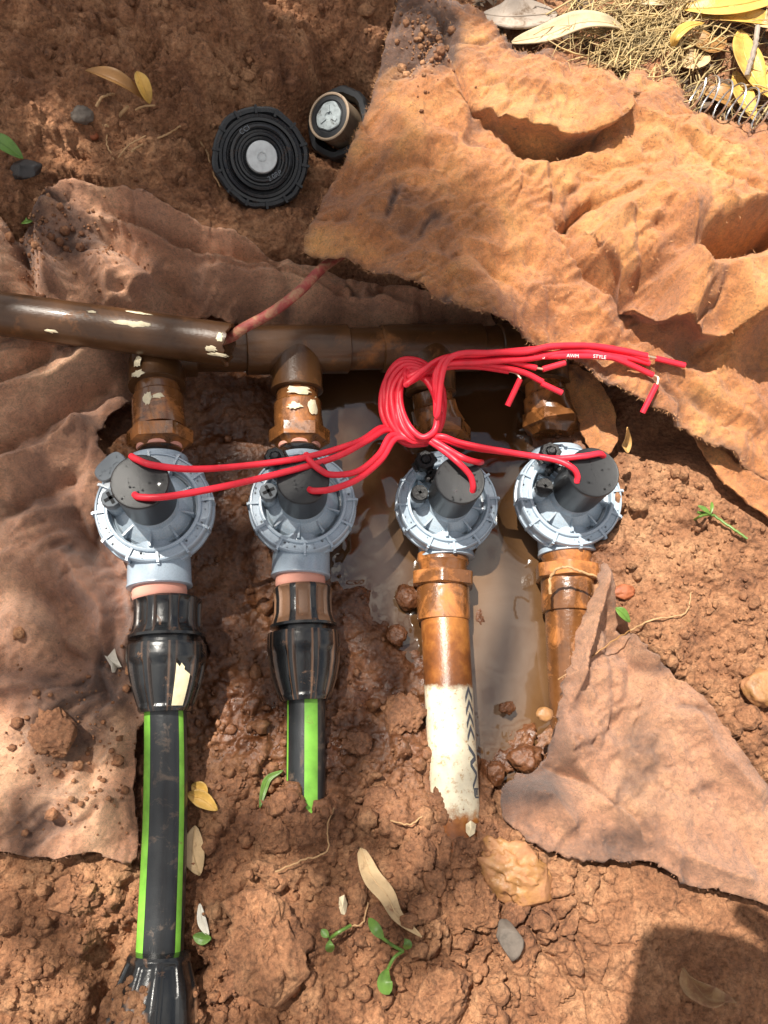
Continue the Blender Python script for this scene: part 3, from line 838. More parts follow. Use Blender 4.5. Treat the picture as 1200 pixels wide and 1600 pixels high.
def zD(X, Y):
    t = g2(X, Y, 925, 920, 50, 55, -.01)
    dp = seg_dist(X, Y, xy([(888, 930), (892, 1020), (898, 1120)], -.03))[0]
    return np.maximum(macro(X, Y) + 0.007 + 0.014 * t, -.008 - .25 * np.clip(dp - .012, 0, 1) - 1.1 * np.clip(dp - .016, 0, 1)) 
D_FOLDS = [
    ([(936, 890), (918, 960), (902, 1030), (885, 1100)], 0.012, 12, 16),
    ([(970, 985), (985, 1050), (975, 1120), (960, 1180)], -0.005, 14, 14),
    ([(1012, 1080), (1000, 1130), (985, 1170)], -0.006, 8, 8),
    ([(870, 1120), (880, 1180), (960, 1250), (1010, 1330)], 0.012, 24, 12, 0.004),
    ([(850, 1200), (920, 1220), (985, 1275), (1010, 1330)], -0.009, 12, 8),
    ([(800, 1235), (850, 1240), (900, 1300)], 0.010, 18, 18),
    ([(1060, 1090), (1110, 1180), (1180, 1260)], 0.007, 24, 16),
    ([(1010, 1310), (1080, 1340), (1180, 1380)], 0.006, 20, 14),
    ([(965, 975), (975, 985), (990, 990)], -0.008, 8, 8),
]
mudD = lambda X, Y, Z, e: np.clip(.5 * g2(X, Y, 840, 1230, 60, 40, 0) + .25 * np.exp(-e / .008) + .35 * g2(X, Y, 1000, 1180, 40, 90, 0) + .4 * g2(X, Y, 960, 1310, 60, 40, 0), 0, 1)
wetD = lambda X, Y, Z, e: np.clip(.9 * g2(X, Y, 790, 1230, 50, 50, 0) + .6 * g2(X, Y, 870, 1150, 22, 80, 0), 0, 1)
M['felt_mid'] = m_felt('tan_felt', [(0.38, 0.175, 0.095), (0.54, 0.255, 0.135), (0.64, 0.33, 0.17)])
oD, coD, erD = cloth('felt_sheet', D_OUT, -.008, zD, D_FOLDS, M['felt_mid'], 0.0015, 1.1, 33.0, mudD, wetD, fold_gain=2.1)
tag(oD, 'pointed tan felt sheet lying on the soil right of the white pipe', 'felt sheet', 'pieces of felt lining the pit')

CLOTHS += [coA, coB, coD]
E_OUT = [(884, 572), (925, 588), (950, 625), (962, 670), (955, 705), (935, 716), (916, 696), (902, 664), (888, 630), (878, 600)]
zE = rbf([(884, 575, -.026), (930, 600, -.020), (890, 630, -.030), (950, 640, -.014), (905, 665, -.024), (945, 705, -.012), (915, 690, -.020)])
oE, coE, erE = cloth('felt_strip', E_OUT, -.02, zE, [([(890, 580), (912, 630), (938, 700)], .008, 12, 9)], M['felt'], 0.0016, 0.5, 43.0)
tag(oE, 'narrow tan felt strip hanging beside the brown fitting above the rightmost valve', 'felt strip', 'pieces of felt lining the pit')
def fuzz(parent, co, er, mat, seed, n_edge, n_top, lo=.002, hi=.006):
    rg = random.Random(seed)
    m = MB()
    cx, cy = co[:, 0].mean(), co[:, 1].mean()
    pool = [int(i) for i in er]
    for k in range(n_edge + n_top):
        i = rg.choice(pool) if k < n_edge else rg.randrange(len(co))
        p = Vector(co[i]) + Vector((rg.uniform(-.001, .001), rg.uniform(-.001, .001), -.0006 if k < n_edge else 0.0))
        out = Vector((p.x - cx, p.y - cy, 0)).normalized()
        d = Vector((rg.gauss(0, 1), rg.gauss(0, 1), rg.gauss(.25, .5) if k < n_edge else rg.gauss(.12, .10))).normalized() + (out * 0.9 if k < n_edge else Vector((0, 0, 0)))
        d.normalize()
        L = rg.uniform(lo, hi) * (1 if k < n_edge else .9)
        side = d.cross(Vector((rg.gauss(0, 1), rg.gauss(0, 1), rg.gauss(0, 1)))).normalized()
        w = 0.00011 if k < n_edge else 0.00013
        b = side.cross(d) * L * rg.uniform(-.3, .3)
        q = p + d * L * .5 + b; e = p + d * L
        m.add([p - side * w, p + side * w, q + side * w, q - side * w, e], [(0, 1, 2, 3), (3, 2, 4)])
    return tag(m.build('loose_fibres', mat, parent, smooth=False), kind='stuff')
M['fibre'] = m_plain('felt_fibre', (0.62, 0.32, 0.15), 0.9, 1.0, 260)
M['fibre_dull'] = m_plain('dull_fibre', (0.42, 0.215, 0.125), 0.9, 1.0, 260)
fuzz(oA, coA, erA, M['fibre'], 1, 3000, 13000, .0012, .0040)
fuzz(oB, coB, erB, M['fibre_dull'], 2, 900, 3500, .001, .003)
fuzz(oD, coD, erD, M['fibre_dull'], 3, 500, 2200, .001, .0026)

# ------------------------------------------------------------------ pipe manifold
def chips(parent, spots, mat, name='cream_chip', base=None):
    """flakes where mud is off the plastic: (u, v, z, half width px, half height px)"""
    pass

def tube_surface_patch(c0, c1, r, cu, hu, ang, ha, mat, parent, name, seed, proud=0.0003):
    """ragged patch lying on a tube from c0 to c1 (radius r): cu,hu along (m), ang,ha around (rad)"""
    ax = (c1 - c0).normalized()
    up = Vector((0, 0, 1)); up = (up - ax * up.dot(ax)).normalized(); side = ax.cross(up)
    rg = random.Random(seed)
    n = 18; m = MB(); vs = []
    def pt(l, a, rr): return c0 + ax * l + (up * math.cos(a) + side * math.sin(a)) * rr
    vs.append(pt(cu, ang, r + proud * 2))
    rads = [rg.uniform(.55, 1.1) for _ in range(n)]
    for rr, pr in ((.6, proud * 2), (1.0, proud)):
        for k in range(n):
            t = 2 * math.pi * k / n
            vs.append(pt(cu + hu * rads[k] * rr * math.cos(t), ang + ha * rads[k] * rr * math.sin(t), r + pr))
    fs = [(0, 1 + k, 1 + (k + 1) % n) for k in range(n)] + [(1 + k, 1 + n + k, 1 + n + (k + 1) % n, 1 + (k + 1) % n) for k in range(n)]
    m.add(vs, fs)
    return m.build(name, mat, parent)

man = thing('pipe_manifold', 'brown mud coated pipe manifold with tees feeding the four grey valves', 'pipe manifold', P(460, 545, -.01))
def MZ(u): return 0.004 - 0.036 * (u - 245) / 600.0
def MV(u): return 549 - 0.012 * (u - 245)
mb = MB(); lathe_px(mb, [(u, MV(u), MZ(u), 66) for u in (215, 300, 400, 520, 650, 760, 900)]); mb.build('header_pipe', M['brown_pvc'], man)
tees = [(245, 86, 'elbow', 606), (463, 80, 'tee', 612), (672, 78, 'tee', 616), (850, 78, 'tee', 604)]
V = [dict(u=239, v=790, w=188, z=.035, rot=0.09), dict(u=473, v=783, w=173, z=.008, rot=0.0), dict(u=701, v=783, w=165, z=-.012, rot=0.03), dict(u=893, v=773, w=172, z=-.008, rot=0.05)]
def axz(i): return V[i]['z'] - 0.024
for i, (u, w, kind, vb) in enumerate(tees):
    z0 = MZ(u); v0 = MV(u)
    t = MB()
    hw = {0: 50, 1: 80, 2: 78, 3: 74}[i]
    a, b = (u - 40, u + 36) if i == 0 else (u - hw, u + hw)
    if i == 0: b = u + 62
    lathe_px(t, [(a, MV(a), MZ(a), w * .90), (a + 1.5, MV(a), MZ(a), w * .95), (u, v0, z0, w * .95), (b - 1.5, MV(b), MZ(b), w * .95), (b, MV(b), MZ(b), w * .90)])
    # branch
    zt = z0 + (axz(i) - z0) * 0.35
    lathe_px(t, [(u, v0, z0, w * .9), (u, v0 + 22, z0, w * 1.0), (u + 1, vb - 5, zt, w), (u + 1, vb - 1, zt, w * 1.03), (u + 1, vb, zt, w * .98), (u + 1, vb + .5, zt, w * .84)])
    # collar at the cut ends of the run
    t.build('elbow' if kind == 'elbow' else 'tee', M['brown_pvc'], man)
    # threaded adapter
    ad = MB()
    vv = V[i]
    ve = [690, 688, 682, 668][i]
    za = axz(i)
    uh = [250, 468, 690, 862][i]
    lathe_px(ad, [(u + 1, vb - 6, zt, w * .80), (u + 1 + (uh - u) * .2, vb + 14, zt, w * .82), (u + 1 + (uh - u) * .22, vb + 18, zt, w * .92), (u + (uh - u) * .5, (vb + ve) / 2 + 2, (zt + za) / 2, w * .94), (uh, ve - 16, za, w * .96), (uh, ve - 15, za, w * .96)])
    o = ad.build('adapter_socket', M['amber_pvc'], man)
    hx = MB()
    hexm = lambda r, k, a: r * min(1.14, 1 / max(0.01, math.cos(((a + math.pi / 6) % (math.pi / 3)) - math.pi / 6)))
    lathe_px(hx, [(uh, ve - 17, za, w * .90), (uh, ve - 15, za, w * 1.04), (uh, ve + 4, za, w * 1.04), (uh, ve + 6, za, w * .90), (uh, ve + 14, za, w * .7)], n=60, mod=hexm)
    hx.build('hex_collar', M['amber_pvc'], man)
    if i < 2:
        tp = MB()
        lathe_px(tp, [(uh, ve + 3, za, w * .80), (uh, ve + 8, za, w * .84), (uh, ve + 10, za, w * .84), (uh, ve + 13, za, w * .8)])
        tp.build('thread_tape', M['pink'], man)
for i, l in ((0, [(-.2, .02, .62), (.3, .003, .62)]),):
    pass
def branch_chip(i, v, du, hw, hh, seed):
    u, w, kind, vb = tees[i]
    c0 = P(u, v - 30, (MZ(u) + axz(i)) / 2); c1 = P(u, v + 30, (MZ(u) + axz(i)) / 2)
    r = w * .5 * S(u, v, MZ(u)) * (1.0 if v < vb else .95)
    tube_surface_patch(c0, c1, r, (c1 - c0).length / 2, hh * PX, math.asin(max(-.95, min(.95, -du / (w * .5)))), hw / (w * .5), M['cream'], man, 'bare_patch', seed, 0.0004)
for k, a in enumerate([(0, 562, -24, 9, 9), (0, 583, -22, 8, 11), (0, 600, -22, 14, 8), (0, 640, -8, 8, 14), (0, 636, 8, 12, 5), (0, 655, 14, 8, 3), (1, 625, 4, 22, 8), (1, 645, 26, 12, 22), (1, 650, -2, 14, 7)]):
    branch_chip(*a, seed=40 + k)

# loose conduit lying across
c0, c1 = P(-60, 482, .030), P(358, 539, .032)
pc = thing('loose_pipe', 'loose brown muddy pipe with a cut open end lying across the left cloth', 'pipe', c1)
r0 = 33 * S(0, 490, .03)
axp = (c1 - c0).normalized()
upp = (Vector((0, 0, 1)) - axp * axp.z).normalized(); sdp = axp.cross(upp)
m = MB(); n = 48
rings = [(-.0, 1.0), (.25, 1.0), (.5, 1.0), (.75, 1.0), (1.0, 1.0), (1.002, .97), (1.0, .80), (.97, .79), (.8, .79)]
L = (c1 - c0).length
vs = []
for k, (t, q) in enumerate(rings):
    for i in range(n):
        a = 2 * math.pi * i / n
        skew = (-math.sin(a) * .10 + math.cos(a) * -.06) * r0 if t > .9 else 0
        jag = (0.0006 * math.sin(a * 9) + .0005 * math.sin(a * 17 + 1)) if t > .98 else 0
        vs.append(c0 + axp * (t * L + skew + jag) + (upp * math.cos(a) + sdp * math.sin(a)) * r0 * q * 1.04)
fs = [(k * n + i, k * n + (i + 1) % n, (k + 1) * n + (i + 1) % n, (k + 1) * n + i) for k in range(len(rings) - 1) for i in range(n)]
m.add(vs, fs); m.build('tube', M['brown_pvc'], pc)
for k, (t, a, hu, ha) in enumerate([(.66, .55, .008, .10), (.645, -.12, .014, .17), (.69, -.05, .008, .12), (.70, .52, .004, .05), (.36, -.95, .005, .1), (.95, -.75, .005, .16), (.975, -1.0, .008, .12), (.975, -.2, .003, .25), (.5, .2, .004, .08)]):
    tube_surface_patch(c0, c1, r0 * 1.04, t * L, hu, -a, ha, M['cream'], pc, 'bare_patch', 80 + k, 0.0003)
m = MB()
m.sweep(catmull([P(335, 535, .028), P(362, 526, .034), P(380, 513, .040), P(425, 488, .044), P(468, 455, .046), P(505, 418, .031), P(545, 390, .012)], 8), 8.2 * PX, 14)
tag(m.build('old_cable', M['oldred'], origin=P(362, 526, .03)), 'old muddy red cable running from the open pipe end to the orange sheet', 'cable')

# ------------------------------------------------------------------ valves
def build_valve(i, label):
    d = V[i]
    c = P(d['u'], d['v'], d['z'])
    R = d['w'] * .5 * S(d['u'], d['v'], d['z']) / 1.0
    t = thing('irrigation_valve', label, 'valve', c, 'grey irrigation valves in a row')
    t['_o'] = [0, 0, 0]
    t.scale = (R, R, R); t.rotation_euler = (0, 0, d['rot'])
    del t['_o']
    rg = random.Random(100 + i)
    # collar ring with ribs
    m = MB()
    m.lathe([(.80, -.36), (.985, -.36), (.995, -.33), (.985, -.27), (.955, -.26), (.96, -.07), (.955, -.03), (.94, -.005), (.915, .0), (.905, -.03), (.80, -.03), (.79, .025), (.775, .035), (.745, .035), (.732, .02), (.722, -.12), (.70, -.13)], 96, close=False)
    for k in range(12):
        a = math.radians(30 * k + 4)
        Rz = Matrix.Rotation(a, 3, 'Z')
        m.box(Rz @ Vector((.880, 0, -.008)), .19, .042, .045, Rz)
        m.box(Rz @ Vector((.978, 0, -.18)), .050, .045, .32, Rz)
    m.build('screw_collar', M['grey'], t)
    # cover inside the collar
    m = MB()
    m.lathe([(.735, -.22), (.725, -.19), (.68, -.20), (.64, -.13), (.615, -.12), (.56, -.06), (.54, -.05), (.43, .03), (.40, .13), (.37, .17), (.30, .18), (.05, .18)], 80, close=False)
    for k in range(9):
        a = math.radians(40 * k + 25)
        Rz = Matrix.Rotation(a, 3, 'Z')
        m.box(Rz @ Vector((.54, 0, -.06)), .30, .032, .15, Rz)
        m.lathe([(.035, -.20), (.035, -.06), (.025, -.045), (0.001, -.045)], 10, Matrix.Translation(Rz @ Vector((.665, 0, 0))))
    for (bx, by, h) in ((-.60, .04, .20), (-.50, .56, .22)):
        m.lathe([(.15, -.12), (.145, h), (.12, h + .02), (.001, h + .02)], 28, Matrix.Translation((bx, by, 0)))
        dd = Vector((bx, by, 0)); ang = math.atan2(by, bx)
        m.box(dd * .6 + Vector((0, 0, .03)), dd.length * .7, .06, .17, Matrix.Rotation(ang, 3, 'Z'))
    m.build('cover', M['grey_dirty'], t)
    # body with inlet and outlet
    m = MB()
    m.lathe([(.955, -.37), (.93, -.42), (.86, -.50), (.78, -.66), (.62, -.86), (.40, -1.0), (.02, -1.05)], 64)
    Mx = Matrix.Translation((0, 0, -.60)) @ Matrix.Rotation(math.pi / 2, 4, 'X')
    yo = 1.27 if i < 2 else .98
    m.lathe([(.40, -1.05), (.50, -1.06), (.525, -1.02), (.52, -.5), (.50, 0), (.52, .6), (.535, yo - .06), (.545, yo - .04), (.545, yo - .01), (.53, yo), (.42, yo), (.40, yo - .2)], 56, Mx, close=False)
    if i < 2: m.box((0, -1.10, -.079), .016, .24, .012)
    m.build('body', M['grey'], t)
    if i < 2:
        m = MB()
        m.lathe([(.40, yo - .1), (.445, yo - .02), (.45, yo + .04), (.455, yo + .06), (.45, yo + .10), (.457, yo + .14), (.44, yo + .19), (.40, yo + .22)], 44, Mx)
        m.build('thread_tape', M['pink'], t)
    # solenoid
    m = MB()
    m.lathe([(.36, .14), (.38, .16), (.40, .22), (.405, .26), (.43, .28), (.435, .34), (.435, 1.12), (.445, 1.16), (.44, 1.20), (.425, 1.215), (.40, 1.21), (.001, 1.21)], 64)
    m.box((0, 0, 1.2105), .008, .84, .006, Matrix.Rotation(.12, 3, 'Z'))
    m.build('solenoid', M['soot'], t)
    # slotted bleed screw on the near boss
    m = MB()
    zz = .22
    m.lathe([(.09, zz - .06), (.13, zz), (.16, zz + .02), (.16, zz + .15), (.145, zz + .18), (.12, zz + .185), (.001, zz + .185)], 30, Matrix.Translation((-.60, .04, 0)), mod=lambda r, z, a, k: r * (1 + .03 * math.cos(10 * a)))
    sc = m.build('bleed_screw', M['greytab'] if i < 2 else M['knob'], t)
    m = MB()
    for a in (.5, .5 + math.pi / 2):
        m.box((-.60, .04, zz + .187), .22, .055, .014, Matrix.Rotation(a, 3, 'Z'))
    m.build('cross_slot', M['knob'], sc)
    # far knob
    m = MB()
    if i == 0:
        Mt = Matrix.Translation((-.56, .50, .56)) @ Matrix.Rotation(math.radians(38), 4, 'Z') @ Matrix.Rotation(math.radians(-14), 4, 'Y')
        out = []
        for k in range(40):
            a = 2 * math.pi * k / 40
            x, y = math.cos(a), math.sin(a)
            e = (abs(x) ** 3 + abs(y) ** 3) ** (-1 / 3)
            out.append((x * e * .27, y * e * .165))
        vs = []
        for z, q in ((-.06, .85), (-.05, 1.0), (.05, 1.0), (.07, .9)):
            vs += [Mt @ Vector((x * q, y * q, z)) for x, y in out]
        fs = [(k * 40 + j, k * 40 + (j + 1) % 40, (k + 1) * 40 + (j + 1) % 40, (k + 1) * 40 + j) for k in range(3) for j in range(40)] + [tuple(120 + j for j in range(40)), tuple(reversed(range(40)))]
        m.add(vs, fs)
        for k in range(9):
            Rr = Matrix.Rotation(rg.uniform(0, 3), 3, 'Z')
            p = Mt @ Vector((-.19 + .048 * k, rg.uniform(-.07, .07), .073))
            m.box(p, rg.uniform(.03, .07), .014, .012, Rr)
        m.lathe([(.11, .2), (.11, .5), (.09, .52)], 24, Matrix.Translation((-.46, .50, 0)))
        m.build('bleed_lever', M['greytab'], t)
    else:
        Mt = Matrix.Translation((-.50, .60, .10))
        m.lathe([(.12, .20), (.12, .34), (.17, .36), (.185, .40), (.185, .50), (.16, .54), (.10, .545), (.09, .50), (.001, .50)], 36, Mt, mod=lambda r, z, a, k: r * (1 + (.05 * math.cos(8 * a) if k > 2 else 0)))
        m.lathe([(.075, .50), (.08, .58), (.05, .61), (.001, .61)], 20, Mt)
        Rz = Matrix.Rotation(.5, 3, 'Z')
        m.box((-.50, .60, .46), .46, .17, .10, Rz)
        m.build('bleed_knob', M['knob'], t)
        if i >= 2:
            m = MB()
            for k in range(22):
                p = Vector((-.46 + .4 * k / 22 + rg.uniform(-.1, .1), .54 - .55 * k / 22 + rg.uniform(-.12, .12), .22 + rg.uniform(-.02, .14)))
                m.lathe([(.01, -.05), (.06, -.03), (.07, .02), (.04, .06), (.001, .07)], 9, Matrix.Translation(p), mod=lambda r, z, a, k: r * (1 + .25 * math.sin(3 * a + z * 30)))
            m.build('mud_blob', M['knob'], t)
    # water drops
    m = MB()
    for k in range(70):
        a = rg.uniform(0, 6.28)
        if k < 38:
            rr = rg.uniform(.80, .94); p = (rr * math.cos(a), rr * math.sin(a), -.028)
        elif k < 58:
            rr = .40 * math.sqrt(rg.random()); p = (rr * math.cos(a), rr * math.sin(a), 1.21)
        else:
            rr = 1.0; p = (rr * math.cos(a), rr * math.sin(a), -.33)
        s = rg.uniform(.006, .022)
        m.lathe([(s, -.002), (s * .92, s * .3), (s * .6, s * .5), (.0005, s * .58)], 10, Matrix.Translation(p), close=False)
    tag(m.build('water_drops', M['drop'], t), kind='stuff')
    return t, c, R

def m_drop():
    s = Nodes('water_drop')
    return s.done((1.0, 1.0, 1.0), 0.02, None, Transmission_Weight=1.0, IOR=1.33)
M['drop'] = m_drop()
vl = ['leftmost grey irrigation valve, with a grey lever tab, above the black coupling with a sticker',
      'second grey irrigation valve from the left, pink tape at its outlet and a black knob',
      'grey irrigation valve below the tied wire knot, screwed to the white and rust stained pipe',
      'grey irrigation valve farthest right, beside the sunlit soil, solenoid leaning over']
valves = [build_valve(i, vl[i]) for i in range(4)]
def sol_top(i): return V[i]['z'] + 1.21 * valves[i][2]

# ------------------------------------------------------------------ outlet fittings
def coupling(name, label, stations, zs, group, n=120, flip=False, ribs=9, phase=0.0):
    pass

def compression_coupling(label, u0, u1, yt, z, ws, mudamt, sticker=False):
    """body collar from yt, flange, ribbed nut; ws: list of (v, width, kind)"""
    c = P((u0 + u1) / 2, (ws[0][0] + ws[-1][0]) / 2, z)
    t = thing('compression_coupling', label, 'coupling', c, 'black compression couplings on the valve outlets')
    v0, v1 = ws[0][0], ws[-1][0]
    uu = lambda v: u0 + (u1 - u0) * (v - v0) / (v1 - v0)
    def part(name, kinds, nl, depth, duty, phase):
        st = [(v, w, k) for v, w, k in ws if k in kinds]
        # densify
        prof = []
        for a, b in zip(st[:-1], st[1:]):
            for q in range(4):
                f = q / 4
                prof.append((a[0] + (b[0] - a[0]) * f, a[1] + (b[1] - a[1]) * f))
        prof.append(st[-1][:2])
        vmin, vmax = prof[0][0], prof[-1][0]
        mud = []
        def mod(r, k, a):
            f = (prof[k][0] - vmin) / (vmax - vmin)
            x = (a * nl / (2 * math.pi) + phase) % 1.0
            e = min(x, 1 - x) * 2            # 0 at rib, 1 at the middle of the panel
            g = min(1, max(0, (e - duty) / .10))
            lo, hi = (.24, .94) if name == 'nut' else (.10, .88)
            gv = min(1, max(0, (f - lo) / .05)) * min(1, max(0, (hi - f) / .05))
            return r * (1 - depth * g * gv)
        mb = MB()
        lathe_px(mb, [(uu(v), v, z, w) for v, w in prof], n=144, mod=mod)
        o = mb.build(name, M['black'], t, sharp=50)
        att = np.zeros(len(o.data.vertices))
        for k in range(len(prof)):
            for i in range(144):
                a = 2 * math.pi * i / 144
                x = (a * nl / (2 * math.pi) + phase) % 1.0
                e = min(x, 1 - x) * 2
                att[k * 144 + i] = mudamt * math.exp(-((e - duty - .03) / .055) ** 2)
        if name == 'body' and mudamt > .7:      # tan mud fills the panels of this collar
            att = np.maximum(att, [.62 * min(1, max(0, (min(x, 1 - x) * 2 - .36) / .1)) for k in range(len(prof)) for x in [((2 * math.pi * i / 144) * nl / (2 * math.pi) + phase) % 1.0 for i in range(144)]])
        set_attr(o.data, 'mud', att)
        return o
    bd = part('body', 'b', 9, .10, .36, .5)
    part('flange', 'f', 1, 0, 2, 0)
    nut = part('nut', 'n', 9, .085, .24, .45)
    return t, nut, uu

t1, nut1, uu1 = compression_coupling('black ribbed compression coupling carrying a pale yellow sticker, below the leftmost valve', 262, 258, 938, .008,
    [(936, 96, 'b'), (940, 106, 'b'), (955, 104, 'b'), (975, 105, 'b'), (990, 112, 'b'), (994, 118, 'b'), (994, 119, 'f'), (998, 118, 'f'), (999, 94, 'f'), (1010, 94, 'f'), (1009, 120, 'n'), (1012, 122, 'n'), (1030, 123, 'n'), (1050, 118, 'n'), (1075, 107, 'n'), (1098, 92, 'n'), (1108, 84, 'n'), (1113, 78, 'n'), (1113, 60, 'n')], .22)
t2, nut2, uu2 = compression_coupling('black compression coupling with mud in its grooves, below the second valve from the left', 473, 477, 922, -.017,
    [(918, 86, 'b'), (922, 93, 'b'), (940, 90, 'b'), (960, 92, 'b'), (974, 100, 'b'), (977, 103, 'b'), (977, 105, 'f'), (981, 105, 'f'), (982, 84, 'f'), (991, 84, 'f'), (990, 112, 'n'), (995, 114, 'n'), (1012, 115, 'n'), (1035, 112, 'n'), (1060, 102, 'n'), (1082, 88, 'n'), (1091, 80, 'n'), (1095, 76, 'n'), (1095, 56, 'n')], .72)
# sticker on the first nut
zc = .008
m = MB()
rg = random.Random(5)
pts_c = lambda v: P(uu1(v), v, zc)
wn_ = lambda v: np.interp(v, [1030, 1050, 1075, 1098, 1108], [123, 118, 107, 92, 84]) * .5 * S(258, v, zc) * 1.004
ax1 = (P(uu1(1110), 1110, zc) - P(uu1(1010), 1010, zc)).normalized()
up1 = (Vector((0, 0, 1)) - ax1 * ax1.z).normalized(); sd1 = ax1.cross(up1)
SIGN = 1.0 if sd1.x > 0 else -1.0
vs = []; fs = []
NU = 6; rows = np.linspace(1046, 1106, 10)
for k, v in enumerate(rows):
    ca_ = .50 if v > 1060 else .56
    for j in range(NU):
        a = SIGN * (.36 + .04 * (rows[-1] - v) / 60 + (.42 if v > 1056 else .22) * j / (NU - 1))
        jag = (3 * ((j * 7) % 3 - 1)) if k == 0 else 0
        vs.append(pts_c(v + jag) + (up1 * math.cos(a) + sd1 * math.sin(a)) * (wn_(v) + .0003))
for k in range(len(rows) - 1):
    for j in range(NU - 1):
        fs.append((k * NU + j, k * NU + j + 1, (k + 1) * NU + j + 1, (k + 1) * NU + j))
m.add(vs, fs)
st = m.build('sticker', M['sticker'], t1)

# poly pipes
def poly_pipe(label, stations, stripes, origin):
    t = thing('poly_pipe', label, 'pipe', origin, 'black poly pipes with green stripes')
    pts = catmull([P(u, v, z) for u, v, z, w in stations], 8)
    rad = [w * .5 * S(u, v, z) for u, v, z, w in stations]
    rr = [float(np.interp(k / 8, range(len(rad)), rad)) for k in range(len(pts))]
    m = MB(); m.sweep(pts, rr, 40); m.build('tube', M['polypipe'], t)
    for a0, a1 in stripes:
        m = MB(); m.sweep(pts, [x * 1.008 for x in rr], 6, a0=a0, a1=a1)
        m.build('stripe', M['green'], t)
    return t
poly_pipe('black poly pipe with two green edge stripes running to the bottom left', [(258, 1095, .006, 64), (259, 1180, .003, 66), (258, 1280, .0, 68), (254, 1390, -.002, 71), (249, 1505, -.004, 74)], [(.62, 1.22), (-1.12, -.80)], P(258, 1100, 0))
poly_pipe('black poly pipe with a wide green stripe, its end buried in the clods', [(478, 1080, -.019, 60), (478, 1180, -.020, 61), (477, 1290, -.023, 62), (475, 1340, -.034, 62)], [(-.62, .08), (1.08, 1.28)], P(478, 1090, -.02))
# coupling at the bottom left, half buried
t3 = thing('compression_coupling', 'mud caked black coupling at the lower end of the long striped pipe', 'coupling', P(240, 1550, 0), 'black compression couplings on the valve outlets')
st3 = [(250, 1487, 60), (250, 1489, 92), (249, 1494, 97), (248, 1502, 99), (246, 1520, 112), (243, 1545, 128), (240, 1570, 138), (238, 1600, 144), (236, 1640, 146), (234, 1680, 142)]
prof = []
for a, b in zip(st3[:-1], st3[1:]):
    for q in range(4):
        f = q / 4; prof.append((a[0] + (b[0] - a[0]) * f, a[1] + (b[1] - a[1]) * f, .003, a[2] + (b[2] - a[2]) * f))
def mod3(r, k, a):
    x = (a * 9 / (2 * math.pi) + .2) % 1.0
    e = min(x, 1 - x) * 2
    return r * (1 - .07 * min(1, max(0, (e - .3) / .15)) * min(1, max(0, (k - 9) / 3)))
m = MB(); lathe_px(m, prof, 120, mod3); o = m.build('nut', M['black'], t3, sharp=50)
co = np.array([v.co[:] for v in o.data.vertices]) + np.array(P(240, 1550, 0))
uu_, vv_ = to_px(co[:, 0], co[:, 1], co[:, 2])
mud = sstep(1530, 1560, vv_ + 80 * fbm(co[:, 0] * 90, co[:, 1] * 90, 3.0, 4)) * sstep(-.02, .10, fbm(co[:, 0] * 60, co[:, 1] * 60, 8.0, 5) - .20 + .22 * sstep(250, 195, uu_))
set_attr(o.data, 'mud', mud)
MUD3 = [(co[k], 1) for k in range(len(co)) if (mud[k] > .5 or (uu_[k] < 205 and vv_[k] > 1530)) and co[k][2] > -.016]

# pipe three : rust muddy socket then white pipe with printed arrows
tp3 = thing('drain_pipe', 'white and rust stained pipe with grey printed arrows, its end buried in clods', 'pipe', P(700, 1050, -.036))
m = MB()
lathe_px(m, [(692, 846, -.036, 70), (692, 862, -.036, 72), (692, 868, -.036, 80), (692, 880, -.036, 82), (692, 884, -.036, 76), (692, 900, -.036, 74)]); m.build('swivel_ring', M['amber_pvc'], tp3)
m = MB()
hexm = lambda r, k, a: r * min(1.12, 1 / max(0.01, math.cos(((a + .35 + math.pi / 6) % (math.pi / 3)) - math.pi / 6)))
lathe_px(m, [(692, 896, -.036, 84), (692, 898, -.036, 92), (692, 917, -.036, 92), (692, 919, -.036, 84)], 60, hexm); m.build('hex_collar', M['rust'] if 'rust' in M else M['amber_pvc'], tp3)
m = MB()
lathe_px(m, [(692, 917, -.036, 82), (692, 922, -.036, 83), (693, 965, -.036, 83), (693, 970, -.036, 82), (693, 971, -.036, 74)]); m.build('socket', M['amber_pvc'], tp3)
m = MB()
s3 = [(694, 955, -.036, 75)] + [(694 + (715 - 694) * f, 955 + (1330 - 955) * f, -.036 + .014 * f - .03 * max(0, f - .8), 75 + 2 * f) for f in np.linspace(.02, 1, 40)]
lathe_px(m, s3, 56); o = m.build('tube', M['pipe3'], tp3)
co = np.array([v.co[:] for v in o.data.vertices]) + np.array(P(700, 1050, -.036))
uu_, vv_ = to_px(co[:, 0], co[:, 1], co[:, 2])
set_attr(o.data, 'mud', np.clip(sstep(1092, 1052, vv_) + .75 * sstep(1225, 1310, vv_) , 0, 1.2))
